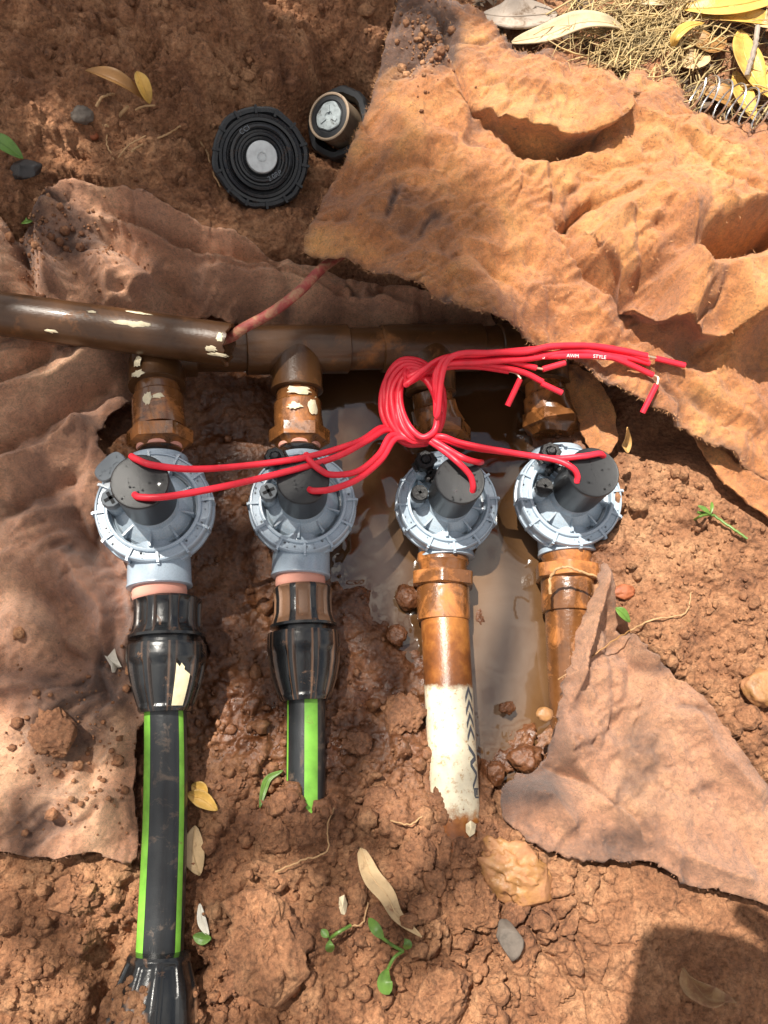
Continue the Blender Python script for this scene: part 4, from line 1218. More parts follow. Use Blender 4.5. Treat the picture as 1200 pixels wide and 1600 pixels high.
# printed marks follow the tube
a3, b3 = P(694, 955, -.036), P(715, 1330, -.028)
def on_pipe3(v, x):
    """v photo row, x -1..1 across the visible width"""
    f = (v - 955) / (1330 - 955)
    u = 694 + 21 * f; z = -.036 + .014 * f - .03 * max(0, f - .8)
    c = P(u, v, z); r = (75 + 2 * f) * .5 * S(u, v, z) + .00025
    ax = (b3 - a3).normalized(); up = (Vector((0, 0, 1)) - ax * ax.z).normalized(); sd = ax.cross(up)
    if sd.x < 0: sd = -sd
    a = math.asin(max(-.99, min(.99, x)))
    return c + up * (math.cos(a) * r) + sd * (math.sin(a) * r)
def mark(poly, name):
    m = MB(); a, b, c, d = poly; N = 7
    L = lambda p, q, f: (p[0] + (q[0] - p[0]) * f, p[1] + (q[1] - p[1]) * f)
    vs = []
    for i in range(N + 1):
        for q in (L(a, b, i / N), L(d, c, i / N)): vs.append(on_pipe3(q[1], q[0]))
    m.add(vs, [(2 * i, 2 * i + 2, 2 * i + 3, 2 * i + 1) for i in range(N)])
    return m.build(name, M['ink'], tp3, smooth=False)
for k, v in enumerate((1076, 1096, 1116, 1136)):
    for sgn, (xa, xb) in enumerate(((.50, .66), (.66, .82))):
        if sgn == 0: mark([(.50, v + 17), (.67, v), (.67, v + 9), (.50, v + 27)], 'printed_arrow')
        else: mark([(.67, v), (.84, v + 16), (.84, v + 25), (.67, v + 9)], 'printed_arrow')
zz_ = [(.50, 1166), (.82, 1178), (.55, 1190), (.84, 1202), (.55, 1216), (.58, 1226)]
zig = [(.52, 1166, .84, 1182), (.84, 1182, .56, 1192), (.56, 1192, .86, 1208), (.86, 1208, .62, 1228)]
for xa, va, xb, vb in zig:
    mark([(xa, va), (xb, vb), (xb, vb + 8), (xa, va + 8)], 'printed_mark')
for (xa, va, xb, vb) in [(.70, 1233, .90, 1233), (.70, 1233, .70, 1246), (.70, 1246, .90, 1246), (.80, 1236, .80, 1244)]:
    if va == vb: mark([(xa, va), (xb, va), (xb, va + 2.5), (xa, va + 2.5)], 'printed_letter')
    else: mark([(xa - .04, va), (xa + .04, va), (xa + .04, vb), (xa - .04, vb)], 'printed_letter')

# pipe four
tp4 = thing('drain_pipe', 'brown rust coated pipe below the right valve, slipping under the pointed felt sheet', 'pipe', P(885, 950, -.032))
z4 = -.032
m = MB(); lathe_px(m, [(884, 835, z4, 70), (884, 850, z4, 78), (885, 872, z4, 80), (885, 877, z4, 74), (885, 892, z4, 72)]); m.build('swivel_ring', M['amber_pvc'], tp4)
m = MB(); lathe_px(m, [(885, 884, z4, 84), (885, 886, z4, 92), (886, 906, z4, 92), (886, 908, z4, 84)], 60, hexm); m.build('hex_collar', M['amber_pvc'], tp4)
m = MB(); lathe_px(m, [(886, 907, z4, 82), (888, 953, z4, 82), (888, 957, z4, 80), (888, 958, z4, 72)]); m.build('socket', M['amber_pvc'], tp4)
m = MB(); lathe_px(m, [(888, 945, z4, 73), (890, 1000, z4 - .002, 73), (893, 1060, z4 - .006, 73), (897, 1150, z4 - .014, 73)]); m.build('tube', M['amber_pvc'], tp4)

# ------------------------------------------------------------------ red wires
WR = 4.7 * PX
rgw = random.Random(21)
def loop_pt(ang, f):
    """a point of the knot; ang degrees, 0 = right, 90 = up; f 0 outer strand .. 1 inner strand"""
    L, R_, T, B_ = 587 + 50 * f, 696 - 15 * f, 553 + 34 * f, 696 - 14 * f
    a = math.radians(ang); ti = math.radians(10)
    x, y = (R_ - L) / 2 * math.cos(a), (B_ - T) / 2 * math.sin(a)
    return (L + R_) / 2 + x * math.cos(ti) - y * math.sin(ti), (T + B_) / 2 - (x * math.sin(ti) + y * math.cos(ti))
zk = .030
def wire(label, start, approach, loop_r, tail, nstart, sleeve=None, bare=None, side=-1):
    t = thing('lead_wire', label, 'wire', P(641, 621, zk), 'red lead wires of the valve solenoids')
    pts = [P(*p) for p in start]
    pts += [P(*p) for p in approach]
    f0, dz = loop_r
    if side < 0:
        angs = list(range(-110, -110 + 360 + 240, 30))       # up the right side first, then down the left, under and out
    else:
        angs = list(range(-80, -80 - 330, -30))
    for k, a in enumerate(angs):
        q = k / (len(angs) - 1)
        u, v = loop_pt(a, min(1, max(0, f0 * .55 + .5 * q)))
        pts.append(P(u + rgw.uniform(-1.5, 1.5), v + rgw.uniform(-1.5, 1.5), zk + dz * .7 + .013 * q + rgw.uniform(-.001, .001)))
    pts += [P(*p) for p in tail]
    m = MB(); m.sweep(catmull(pts, 7), WR, 12); m.build('insulation', M['red'], t)
    if bare:
        m = MB(); m.sweep(catmull([P(*p) for p in bare], 5), WR * .42, 8); m.build('bare_strand', M['copper'], t)
    if sleeve:
        m = MB(); m.sweep([P(*p) for p in sleeve], WR * .98, 12); m.build('cut_sleeve', M['red'], t)
    return t
s1, s2, s3z, s4 = sol_top(0), sol_top(1), sol_top(2), sol_top(3)
zb = .046
W = [
 ('red wire leaving the far edge of the leftmost solenoid, its sleeve hanging over dark water',
  [(205, 713, s1 - .001), (214, 718, s1 + .002), (240, 727, s1 + .004), (300, 733, s1 - .004), (380, 728, .062), (480, 714, .056), (560, 690, .044)], [(600, 668, .032)], (0.10, -.004),
  [(640, 592, zb), (690, 575, zb), (745, 573, zb), (795, 580, zb)], -1, [(813, 592, zb), (793, 634, zb - .01)], [(795, 580, zb), (806, 583, zb), (814, 592, zb)]),
 ('red wire leaving the near edge of the leftmost solenoid, ending in a down angled sleeve',
  [(210, 773, s1 - .001), (220, 777, s1 + .002), (260, 776, s1 + .003), (330, 764, .078), (420, 744, .062), (520, 716, .052), (575, 688, .042)], [(606, 672, .034)], (0.50, .000),
  [(638, 598, zb + .003), (690, 570, zb + .003), (760, 570, zb + .003), (815, 581, zb + .002), (848, 597, zb)], -1, [(846, 599, zb), (878, 614, zb - .002)], [(842, 595, zb), (848, 599, zb)]),
 ('red wire leaving the far side of the second solenoid, its sleeve pointing up right',
  [(478, 710, s2 - .001), (484, 720, s2 + .002), (500, 734, s2 + .004), (520, 742, s2 + .002), (560, 736, .05), (592, 710, .042)], [(612, 680, .036)], (0.80, .003),
  [(642, 588, zb + .005), (690, 566, zb + .005), (760, 560, zb + .004), (800, 566, zb + .003), (838, 575, zb + .002)], -1, [(848, 577, zb + .002), (883, 567, zb + .003)], [(838, 575, zb + .002), (850, 577, zb + .002)]),
 ('red wire leaving the near edge of the second solenoid, ending flat beside the printed wire',
  [(483, 765, s2 - .001), (492, 767, s2 + .002), (520, 764, s2 + .003), (560, 748, .05), (596, 718, .042)], [(618, 686, .036)], (1.00, .006),
  [(636, 600, zb + .006), (692, 560, zb + .006), (770, 556, zb + .005), (860, 553, zb + .005), (940, 552, zb + .004), (985, 560, zb + .003), (1015, 568, zb + .002)], -1, None, None),
 ('red wire dropping in an arc onto the third solenoid, printed with white lettering',
  [(738, 768, s3z - .001), (739, 758, s3z + .003), (734, 742, s3z + .006), (715, 722, .044), (690, 702, .040)], [(668, 688, .038)], (0.00, -.002),
  [(690, 572, zb + .008), (760, 563, zb + .006), (830, 558, zb + .006), (900, 556, zb + .006), (960, 559, zb + .005), (978, 563, zb + .004)], 1, None, [(976, 562, zb + .004), (984, 568, zb + .003)]),
 ('red wire starting behind the third solenoid, ending in a hanging sleeve at far right',
  [(752, 722, s3z - .006), (745, 722, s3z + .004), (725, 716, .046), (700, 702, .042)], [(676, 688, .040)], (0.35, .002),
  [(684, 576, zb + .01), (750, 566, zb + .008), (830, 560, zb + .007), (900, 548, zb + .006), (960, 560, zb + .005), (1020, 586, zb)], 1, [(1026, 601, zb), (1004, 645, zb - .01)], [(1018, 585, zb), (1028, 590, zb), (1027, 601, zb)]),
 ('red wire curling onto the left edge of the rightmost solenoid',
  [(901, 754, s4 - .001), (902, 743, s4 + .002), (893, 730, s4 + .005), (865, 718, s4 + .003), (800, 708, .040), (730, 698, .040)], [(690, 686, .040)], (0.60, .005),
  [(690, 566, zb + .012), (760, 553, zb + .010), (830, 546, zb + .009), (900, 540, zb + .008), (970, 548, zb + .006), (1012, 562, zb + .004)], 1, None, None),
 ('red wire lying across the rightmost solenoid top, its sleeve resting on the orange sheet',
  [(943, 713, s4 - .001), (936, 709, s4 + .003), (910, 713, s4 + .004), (860, 716, s4 + .001), (780, 704, .044), (720, 692, .042)], [(690, 682, .042)], (0.90, .008),
  [(700, 562, zb + .014), (770, 551, zb + .012), (820, 550, zb + .011), (860, 541, zb + .011), (920, 540, zb + .009), (970, 547, zb + .007), (1011, 556, zb + .006)], 1, [(1025, 560, zb + .004), (1070, 571, zb + .003)], [(1010, 556, zb + .006), (1027, 560, zb + .004)]),
]
wires = []
for (lab, st_, ap, lr, tail, ns, sl, ba) in W:
    wires.append(wire(lab, st_, ap, lr, tail, ns, sl, ba, ns))
# printing on the wire
def lettering(txt, p, size, parent, rotz, mat, name, tilt=0.0):
    cu = bpy.data.curves.new(name, 'FONT')
    cu.body = txt; cu.size = size; cu.align_x = 'CENTER'; cu.align_y = 'CENTER'; cu.extrude = 0.00004
    tmp = bpy.data.objects.new(name, cu)
    C.objects.link(tmp)
    dg = bpy.context.evaluated_depsgraph_get()
    me = bpy.data.meshes.new_from_object(tmp.evaluated_get(dg))
    bpy.data.objects.remove(tmp)
    me.materials.clear(); me.materials.append(mat)
    o = bpy.data.objects.new(name, me)
    C.objects.link(o)
    o.parent = parent
    o.location = Vector(p) - Vector(parent.location) if parent else p
    o.rotation_euler = (tilt, 0, rotz)
    return o
for txt, u, v in (('AWG', 842, 557.6), ('AWM', 895, 556.2), ('STYLE', 937, 557.6)):
    lettering(txt, P(u, v, zb + .006 + WR * 1.05), .0036, wires[4], math.radians(0 if u < 900 else -4), M['print'], 'printed_text', math.radians(14))

# ------------------------------------------------------------------ sprinkler heads
p0 = P(408, 247, .024)
sp = thing('sprinkler_head', 'black round sprinkler with a white centre disc, set in the upper bank', 'sprinkler', p0, 'buried pop up sprinklers')
sp.rotation_euler = ((CAM - p0).normalized() + _r * .10 + _u * .16).to_track_quat('Z', 'Y').to_euler()
Rs = 75 * S(408, 247, .024)
sc_ = lambda pr: [(r * Rs, z * Rs) for r, z in pr]
m = MB(); m.lathe(sc_([(.90, -1.0), (.93, -.3), (.98, -.12), (1.0, -.06), (.99, 0), (.95, .03), (.88, .03), (.86, -.03), (.80, -.04), (.78, .01), (.72, .02), (.70, -.05), (.60, -.06)]), 96, close=False,
        mod=lambda r, z, a, k: r * (1 + (.035 * max(0, math.cos(6 * a)) if 1 < k < 7 else 0)))
for k in range(14):
    a = 2 * math.pi * k / 14 + .1; Rz = Matrix.Rotation(a, 3, 'Z')
    m.box(Rz @ Vector((.93 * Rs, 0, .02 * Rs)), .16 * Rs, .05 * Rs, .12 * Rs, Rz)
o = m.build('cap_ring', M['cap_black'], None); o.parent = sp
m = MB(); m.lathe(sc_([(.66, -.2), (.66, .06), (.64, .12), (.59, .14), (.56, .12), (.54, .07), (.50, .06), (.48, .10), (.46, .11), (.43, .10), (.41, .06), (.37, .05), (.36, .07), (.34, .06), (.33, .02), (.1, .02)]), 80, close=False)
o = m.build('riser', M['cap_black'], None); o.parent = sp
m = MB(); m.lathe(sc_([(.315, .02), (.315, .17), (.30, .19), (.10, .19), (.08, .17), (.001, .17)]), 48)
for k in range(6):
    a = math.pi / 3 * k; Rz = Matrix.Rotation(a, 3, 'Z')
    m.box(Rz @ Vector((.085 * Rs, 0, .19 * Rs)), .012 * Rs, .10 * Rs, .02 * Rs, Rz)
o = m.build('nozzle_disc', M['white_disc'], None); o.parent = sp
for txt, x, y, rz in (('CCI', -.22, .56, .35), ('2.0RP', .18, -.40, .30)):
    me_o = lettering(txt, (0, 0, 0), .0052, None, rz, M['greytab'], 'raised_lettering')
    me_o.parent = sp; me_o.location = (x * Rs, y * Rs, (.145 if y > 0 else .115) * Rs)

p1 = P(528, 192, .014)
sp2 = thing('sprinkler_head', 'smaller tilted sprinkler with a tan collar and pale cap beside the orange sheet', 'sprinkler', p1, 'buried pop up sprinklers')
sp2.rotation_euler = ((CAM - p1).normalized() - _r * .50 + _u * .36).to_track_quat('Z', 'Y').to_euler()
R2 = 36 * S(525, 185, .02)
sc2 = lambda pr: [(r * R2, z * R2) for r, z in pr]
m = MB(); m.lathe(sc2([(1.45, -1.2), (1.52, -.15), (1.52, .0), (1.44, .10), (1.22, .10), (1.08, -.1), (1.0, -.4)]), 64, close=False, mod=lambda r, z, a, k: r * (1 + (.03 if math.cos(8 * a) > 0 else 0)))
o = m.build('cap_ring', M['soot'], None); o.parent = sp2
m = MB(); m.lathe(sc2([(.92, -.6), (.96, .6), (1.0, .72), (1.0, .80), (.96, .83), (.90, .82), (.88, .74)]), 64, close=False)
o = m.build('collar', M['tan_ring'], None); o.parent = sp2
m = MB(); m.lathe(sc2([(.885, .5), (.885, .77), (.70, .79), (.66, .74), (.001, .74)]), 64)
o = m.build('rubber_cover', M['soot'], None); o.parent = sp2
m = MB(); m.lathe(sc2([(.60, .7), (.60, .80), (.57, .83), (.20, .83), (.16, .78), (.001, .78)]), 40, mod=lambda r, z, a, k: r * (1 + .05 * math.sin(3 * a + 1) + .03 * math.sin(7 * a)))
for k in range(3):
    Rz = Matrix.Rotation(.4 + k * 2.1, 3, 'Z')
    m.box(Rz @ Vector((.3 * R2, 0, .84 * R2)), .3 * R2, .12 * R2, .06 * R2, Rz)
o = m.build('nozzle_disc', M['nozzle_grey'], None); o.parent = sp2

# ------------------------------------------------------------------ stones and clods
def ico(sub):
    bm = bmesh.new(); bmesh.ops.create_icosphere(bm, subdivisions=sub, radius=1.0)
    bm.verts.ensure_lookup_table()
    v = np.array([x.co[:] for x in bm.verts]); f = [[q.index for q in x.verts] for x in bm.faces]
    bm.free()
    return v, f
ICO = {k: ico(k) for k in (1, 2, 3, 4, 5)}
def rock(name, label, cat, u, v, wpx, hpx, mat, seed, rot=0.0, facets=0.0, sub=4, sink=.35, rough=.28, flat=.7, group=None, kind=None, wet=0.0, lift=None):
    vs, fs = ICO[sub]
    n = vs.copy()
    o3 = seed * 7.7
    d = 1 + rough * fbm(n[:, 0] * 1.3 + o3, n[:, 1] * 1.3, n[:, 2] * 1.3 + o3, 3) + rough * .5 * fbm(n[:, 0] * 3.4 + o3, n[:, 1] * 3.4, n[:, 2] * 3.4 + 5, 6, .68)
    n = n * d[:, None]
    if facets:
        rg = np.random.default_rng(seed)
        for _ in range(9):
            q = rg.normal(size=3); q /= np.linalg.norm(q)
            e = n @ q - (1 - facets * rg.uniform(.6, 1.2))
            n -= np.clip(e, 0, None)[:, None] * q * .92
    p = on_ground(u, v)
    s = S(u, v, p.z)
    sx, sy = wpx * .5 * s, hpx * .5 * s
    sz = min(sx, sy) * flat
    n = n * np.array([sx, sy, sz])
    c_, s_ = math.cos(rot), math.sin(rot)
    n = np.stack([n[:, 0] * c_ - n[:, 1] * s_, n[:, 0] * s_ + n[:, 1] * c_, n[:, 2]], -1)
    m = MB(); m.add(n.tolist(), fs)
    o = m.build(name, mat, None, sharp=0)
    o.location = p + Vector((0, 0, sz * (1 - 2 * sink) if lift is None else lift))
    if 'soil' in mat.name:
        set_attr(o.data, 'wet', np.full(len(n), wet))
    return tag(o, label, cat, group, kind)
rock('grey_stone', 'grey angular stone on the cracked sunlit soil, below the ochre rock', 'stone', 790, 1461, 42, 60, M['stone_grey'], 1, .15, .35, 4, .1, .2, .8, lift=.011)
rock('ochre_rock', 'big wet ochre brown rock at the lower tip of the pointed felt sheet', 'rock', 805, 1365, 124, 92, M['stone_ochre'], 2, -.4, .08, 5, .42, .5, .6)
rock('orange_stone', 'smooth orange stone half in the soil at the right edge', 'stone', 1186, 1074, 62, 68, M['stone_ochre'], 3, .3, .3, 4, .3)
rock('pink_stone', 'round dusty pink stone just below the orange stone', 'stone', 1165, 1120, 44, 40, M['clod'], 4, .2, .1, 4, .3)
rock('red_stone', 'dark red wet stone beside the tip of the pointed felt', 'stone', 972, 925, 42, 26, M['stone_red'], 5, .1, .2, 4, .3)
rock('black_stone', 'black wet stone below the green leaf at the left edge', 'stone', 42, 268, 46, 40, M['stone_dark'], 6, .3, .3, 4, .3)
rock('charcoal_lump', 'flat charcoal lump on the rim of the left felt', 'stone', 102, 297, 62, 18, M['stone_dark'], 7, 0, .3, 4, .3)
rock('round_stone', 'brown round stone under the roots in the upper bank', 'stone', 128, 182, 36, 32, M['stone_grey'], 8, .1, .1, 4, .3)
rock('red_pebble', 'small red pebble below the orange root in the bank', 'pebble', 145, 211, 24, 22, M['stone_red'], 9, .1, .1, 3, .3)
rock('red_pebble', 'tiny rust pebble on soil near the scrap of green at left', 'pebble', 41, 326, 16, 16, M['stone_red'], 10, .1, .1, 3, .3)
rock('wet_stone', 'dark wet stone in the puddle left of the rust socket', 'stone', 634, 938, 38, 38, M['clod'], 11, .1, .1, 4, .2, wet=1.0, rough=.4, lift=.010)
rock('puddle_pebble', 'small brown pebble poking out of the puddle left of the rusty pipe', 'pebble', 618, 995, 30, 36, M['clod'], 12, .1, .1, 4, .2, wet=1.0, rough=.4, lift=.008)
rock('puddle_stone', 'black wet stone at the puddle edge right of the rusty socket', 'stone', 744, 970, 26, 50, M['clod'], 13, .1, .1, 4, .2, wet=1.0, rough=.4, lift=.012)
rock('puddle_pebble', 'lone pebble breaking the middle of the puddle', 'pebble', 785, 1108, 24, 20, M['clod'], 14, .1, .1, 4, .2, wet=1.0, rough=.4, lift=.016)
rock('wet_stone', 'wet brown stone where the puddle meets the pointed felt', 'stone', 820, 1186, 50, 44, M['clod'], 15, .1, .1, 4, .3, wet=1.0, rough=.4, lift=.006)
rock('wet_stone', 'dark stone at the foot of the puddle near the white pipe', 'stone', 772, 1208, 30, 34, M['clod'], 16, .1, .1, 4, .3, wet=1.0, rough=.4, lift=.006)
rock('ochre_pebble', 'ochre pebble at the right rim of the puddle under pipe end', 'pebble', 842, 1118, 28, 22, M['stone_ochre'], 17, .1, .1, 3, .2, lift=.014)
CL = [(420, 1475, 112, 196, 'large oval clod of soil between the two green striped pipes', .1, .30), (632, 1118, 72, 62, 'rounded wet clod left of the white pipe', .5, .4), (86, 1146, 76, 70, 'round clod lying on the left felt', .3, .1),
      (690, 1560, 90, 80, 'split clod at the edge of the sunlit soil, bottom centre', 0.0, .1), (664, 1420, 46, 44, 'sunlit pale clod right of the long dry leaf', 0, 0), (726, 1395, 38, 40, 'small smooth clod below the ochre rock', 0, 0),
      (680, 1378, 40, 40, 'darker clod above the sunlit pale clod', .2, 0), (752, 1425, 56, 60, 'blocky sunlit clod left of the grey stone', 0, 0), (710, 1440, 30, 28, 'little cube like clod among sunlit clods', 0, 0), (560, 1395, 34, 60, 'narrow clod behind the long dry leaf', .2, 0),
      (598, 1435, 40, 40, 'round clod under the long dry leaf', .1, 0), (560, 1355, 44, 50, 'brown clod above the long dry leaf', .2, 0), (360, 1230, 44, 40, 'wet clod right of the yellow petal', .4, 0), (440, 1255, 40, 44, 'clod touching the left of the second striped pipe', .3, 0),
      (430, 1310, 50, 44, 'grey brown clod below the end of the second striped pipe', .1, 0), (110, 1400, 70, 60, 'crumbly clod under the cut edge of the left felt', .1, .3), (520, 1400, 36, 36, 'pale clod with white fleck in the middle soil', 0, 0),
      (650, 1340, 60, 70, 'rough clod left of the buried end of the white pipe', .2, .2), (590, 1250, 52, 46, 'clod halfway between the second striped pipe and the white pipe', .4, 0), (560, 1160, 46, 40, 'wet clod right of the second striped pipe', .6, 0), (690, 1255, 42, 48, 'clod pressed against the white pipe', .4, 0)]
for k, (u, v, w, h, lab, wt, rt) in enumerate(CL):
    rock('soil_clod', 'reddish ' + lab if k else lab, 'soil clod', u, v, w, h, M['clod'], 30 + k, rt, .16, 5 if w > 40 else 4, .44, .60, .58, 'clods of soil around the pit', wet=wt)

# loose crumbs of soil: nobody could count them
def crumbs():
    cv = []; cf = []; wv = []
    off = 0
    tries = 0; cnt = 0
    iv = {s: (ICO[s][0], np.array(ICO[s][1])) for s in (1, 2)}
    NC = 4200
    ux = RNG.uniform(-.31, .31, 60000); uy = RNG.uniform(-.40, .42, 60000)
    ii = np.clip(np.searchsorted(xs, ux), 0, len(xs) - 1); jj = np.clip(np.searchsorted(ys, uy), 0, len(ys) - 1)
    dens = np.clip(clodzone * 1.1 + .06, 0, 1)[jj, ii]
    hz = H[jj, ii]
    keep = np.flatnonzero((RNG.random(60000) < dens) & ~covered[jj, ii] & (hz > WZ + .002))[:NC]
    for k in keep:
        r = 0.0008 * (1 - RNG.random() * .985) ** (-.52)
        r = min(r, .0062)
        s = 2 if r > .0022 else 1
        v, f = iv[s]
        n = v * (1 + .8 * perlin(v[:, 0] * 1.4 + k, v[:, 1] * 1.4, v[:, 2] * 1.4)[:, None] + (.35 * perlin(v[:, 0] * 3.4 + k, v[:, 1] * 3.4, v[:, 2] * 3.4)[:, None] if s > 1 else 0))
        n = n * r * RNG.uniform(.75, 1.2, 3) + np.array([ux[k], uy[k], hz[k] + r * .25])
        cv.append(n); cf.append(f + off); off += len(n)
        wv.append(np.full(len(n), wetmap[jj[k], ii[k]] * .8))
    # crumbs spilled on the left felt
    for (u0, v0, su, sv, n_) in ((70, 400, 16, 50, 160), (140, 395, 50, 30, 120), (90, 1150, 60, 50, 120), (150, 1260, 50, 30, 40), (235, 1020, 30, 40, 50), (664, 80, 22, 36, 160)):
        for q in range(n_):
            u, v = RNG.normal(u0, su), RNG.normal(v0, sv)
            pool = coA if u > 560 else coB
            pz = P(u, v, .06 if u > 560 else .0)
            d = (pool[:, 0] - pz.x) ** 2 + (pool[:, 1] - pz.y) ** 2
            j = int(d.argmin())
            if d[j] > 1e-5: continue
            r = min(.0045, .0007 * (1 - RNG.random() * .985) ** (-.5))
            v_, f = iv[1]
            nn = v_ * (1 + .4 * perlin(v_[:, 0] * 1.4 + q, v_[:, 1] * 1.4, v_[:, 2] * 1.4 + u)[:, None]) * r + pool[j] + np.array([0, 0, r * .4])
            cv.append(nn); cf.append(f + off); off += len(nn); wv.append(np.full(len(nn), .15))
    for q in range(420):                    # mud clinging to the lower coupling
        c = MUD3[int(RNG.integers(len(MUD3)))][0]
        r = min(.0055, .0009 * (1 - RNG.random() * .985) ** (-.5))
        v_, f = iv[2]
        nn = v_ * (1 + .45 * perlin(v_[:, 0] * 1.6 + q, v_[:, 1] * 1.6, v_[:, 2] * 1.6)[:, None]) * r * np.array([1, 1, .6]) + c
        cv.append(nn); cf.append(f + off); off += len(nn); wv.append(np.full(len(nn), 0.0))
    V_ = np.concatenate(cv); F_ = np.concatenate(cf)
    me = bpy.data.meshes.new('soil_crumbs')
    me.from_pydata(V_.tolist(), [], F_.tolist())
    set_attr(me, 'wet', np.concatenate(wv))
    me.polygons.foreach_set('use_smooth', [True] * len(me.polygons)); me.update()
    me.materials.append(M['clod'])
    o = bpy.data.objects.new('soil_crumbs', me); C.objects.link(o)
    return tag(o, 'loose crumbs of reddish soil strewn over the pit', kind='stuff')
crumbs()

# ------------------------------------------------------------------ leaves, straw, roots, scraps
def leaf(name, label, cat, pts, wpx, mat, curl=.25, group=None, lift=.004, fold=.15, z=None, blunt=1.0, thick=.0004, twist=0.0):
    """pts: photo points along the midrib (u, v[, z])"""
    w3 = []
    for q in pts:
        if len(q) == 3: w3.append(P(*q))
        else: w3.append(on_ground(q[0], q[1], lift) if z is None else P(q[0], q[1], z))
    if z is None and len(pts[0]) == 2:          # stiff leaf: it rests on the high spots only
        zs = [on_ground(pts[i][0] + (pts[i + 1][0] - pts[i][0]) * f, pts[i][1] + (pts[i + 1][1] - pts[i][1]) * f).z for i in range(len(pts) - 1) for f in (0, .25, .5, .75)]
        zm = max(zs)
        w3 = [P(q[0], q[1], .75 * zm + .25 * on_ground(q[0], q[1]).z + lift * .5) for q in pts]
    line = catmull(w3, 8)
    nseg = len(line) - 1; NC = 8
    sc1 = S(pts[0][0], pts[0][1], w3[0].z)
    vs = []
    for k, p in enumerate(line):
        t = k / nseg
        tg = (line[min(nseg, k + 1)] - line[max(0, k - 1)]).normalized()
        sd = tg.cross(Vector((0, 0, 1))).normalized()
        tw = twist * (t - .5)
        up = sd.cross(tg)
        sd = sd * math.cos(tw) + up * math.sin(tw); up = sd.cross(tg)
        hw = wpx * .5 * sc1 * (max(0.02, math.sin(math.pi * min(1, max(0, t ** blunt))) ** .75))
        for j in range(NC + 1):
            x = j / NC * 2 - 1
            wav = .04 * math.sin(9 * t + 2 * x)
            vs.append(p + sd * (hw * x) + up * (hw * (fold * abs(x) + curl * x * x * (1 if x > 0 else .6) + wav * abs(x)) + (.00025 if j % 2 == 0 else 0)))
    fs = [(k * (NC + 1) + j, k * (NC + 1) + j + 1, (k + 1) * (NC + 1) + j + 1, (k + 1) * (NC + 1) + j) for k in range(nseg) for j in range(NC)]
    m = MB(); m.add(vs, fs)
    o = m.build(name, mat, None, origin=w3[0], sharp=0)
    so = o.modifiers.new('thickness', 'SOLIDIFY'); so.thickness = thick
    r = MB(); r.sweep([p + Vector((0, 0, .0003)) for p in line], [wpx * .018 * sc1 + .0002] * len(line), 6)
    r.build('midrib', mat, o)['_o'] = 0
    o2 = o.children[0] if o.children else None
    return tag(o, label, cat, group)
def fix_midribs():
    for o in bpy.data.objects:
        if o.name.startswith('midrib') and o.parent and '_o' not in o.parent:
            o.location = -Vector(o.parent.location)
LG = 'fallen gum leaves'
zt = .066
leaf('dry_leaf', 'big yellow leaf along the top edge, above the straw', 'leaf', [(1060, 14, zt), (1120, 12, zt + .008), (1180, 2, zt + .006), (1240, -18, zt)], 46, M['leaf_yellow'], .2, LG)
leaf('dry_leaf', 'long yellow leaf lying just under the topmost leaf', 'leaf', [(1080, 28, zt), (1140, 26, zt + .006), (1200, 34, zt + .004), (1250, 46, zt)], 34, M['leaf_yellow'], .3, LG)
leaf('dry_leaf', 'curled yellow leaf bent like a hook beside the straw', 'leaf', [(1048, 80, zt), (1056, 58, zt + .010), (1075, 42, zt + .012), (1100, 36, zt + .006)], 16, M['leaf_yellow'], .4, LG)
leaf('dry_leaf', 'brown orange leaf in shadow behind the hooked leaf', 'leaf', [(1060, 44, zt - .004), (1085, 60, zt), (1110, 74, zt), (1135, 60, zt)], 38, M['leaf_brown'], .2, LG)
leaf('dry_leaf', 'broad yellow leaf with dark specks under the twig', 'leaf', [(1158, 46, zt), (1162, 80, zt + .006), (1176, 118, zt + .006), (1196, 150, zt + .002)], 46, M['leaf_yellow'], .2, LG)
leaf('dry_leaf', 'yellow leaf at the right edge below the twig', 'leaf', [(1180, 96, zt - .004), (1196, 130, zt), (1215, 160, zt)], 52, M['leaf_yellow'], .15, LG)
leaf('dry_leaf', 'narrow yellow leaf standing behind the wire spring', 'leaf', [(1150, 110, zt - .006), (1160, 150, zt + .002), (1180, 190, zt)], 34, M['leaf_yellow'], .15, LG)
leaf('dry_leaf', 'brown leaf inside the wire spring', 'leaf', [(1095, 140, zt - .008), (1125, 150, zt - .004), (1150, 168, zt - .006)], 40, M['leaf_brown'], .2, LG)
leaf('dry_leaf', 'tan leaf left of the wire spring', 'leaf', [(1060, 100, zt - .006), (1085, 92, zt), (1100, 78, zt - .002)], 44, M['leaf_tan'], .15, LG)
leaf('dry_leaf', 'tan curled leaf at the far right edge above the twig', 'leaf', [(1178, 40, zt), (1196, 36, zt + .008), (1216, 44, zt)], 40, M['leaf_tan'], .3, LG)
leaf('dry_leaf', 'brown folded leaf stuck in the upper bank above the roots', 'leaf', [(134, 110, .056), (165, 120, .062), (195, 135, .060), (226, 156, .050)], 26, M['leaf_brown'], .6, LG, fold=.4)
leaf('dry_leaf', 'small ochre leaf tip standing beside the brown folded leaf', 'leaf', [(214, 112, .062), (224, 134, .060), (234, 162, .050)], 20, M['leaf_yellow'], .5, LG, fold=.4)
leaf('green_leaf', 'green leaf poking in at the left edge of the bank', 'leaf', [(-20, 212, .052), (5, 226, .054), (36, 248, .048)], 26, M['leaf_green'], .3, fold=.3)
leaf('dry_leaf', 'long pale dry leaf lying diagonally on the clods at bottom centre', 'leaf', [(563, 1325), (580, 1368), (604, 1398), (622, 1432), (659, 1464)], 28, M['leaf_tan'], .15, LG, lift=.007, blunt=.62)
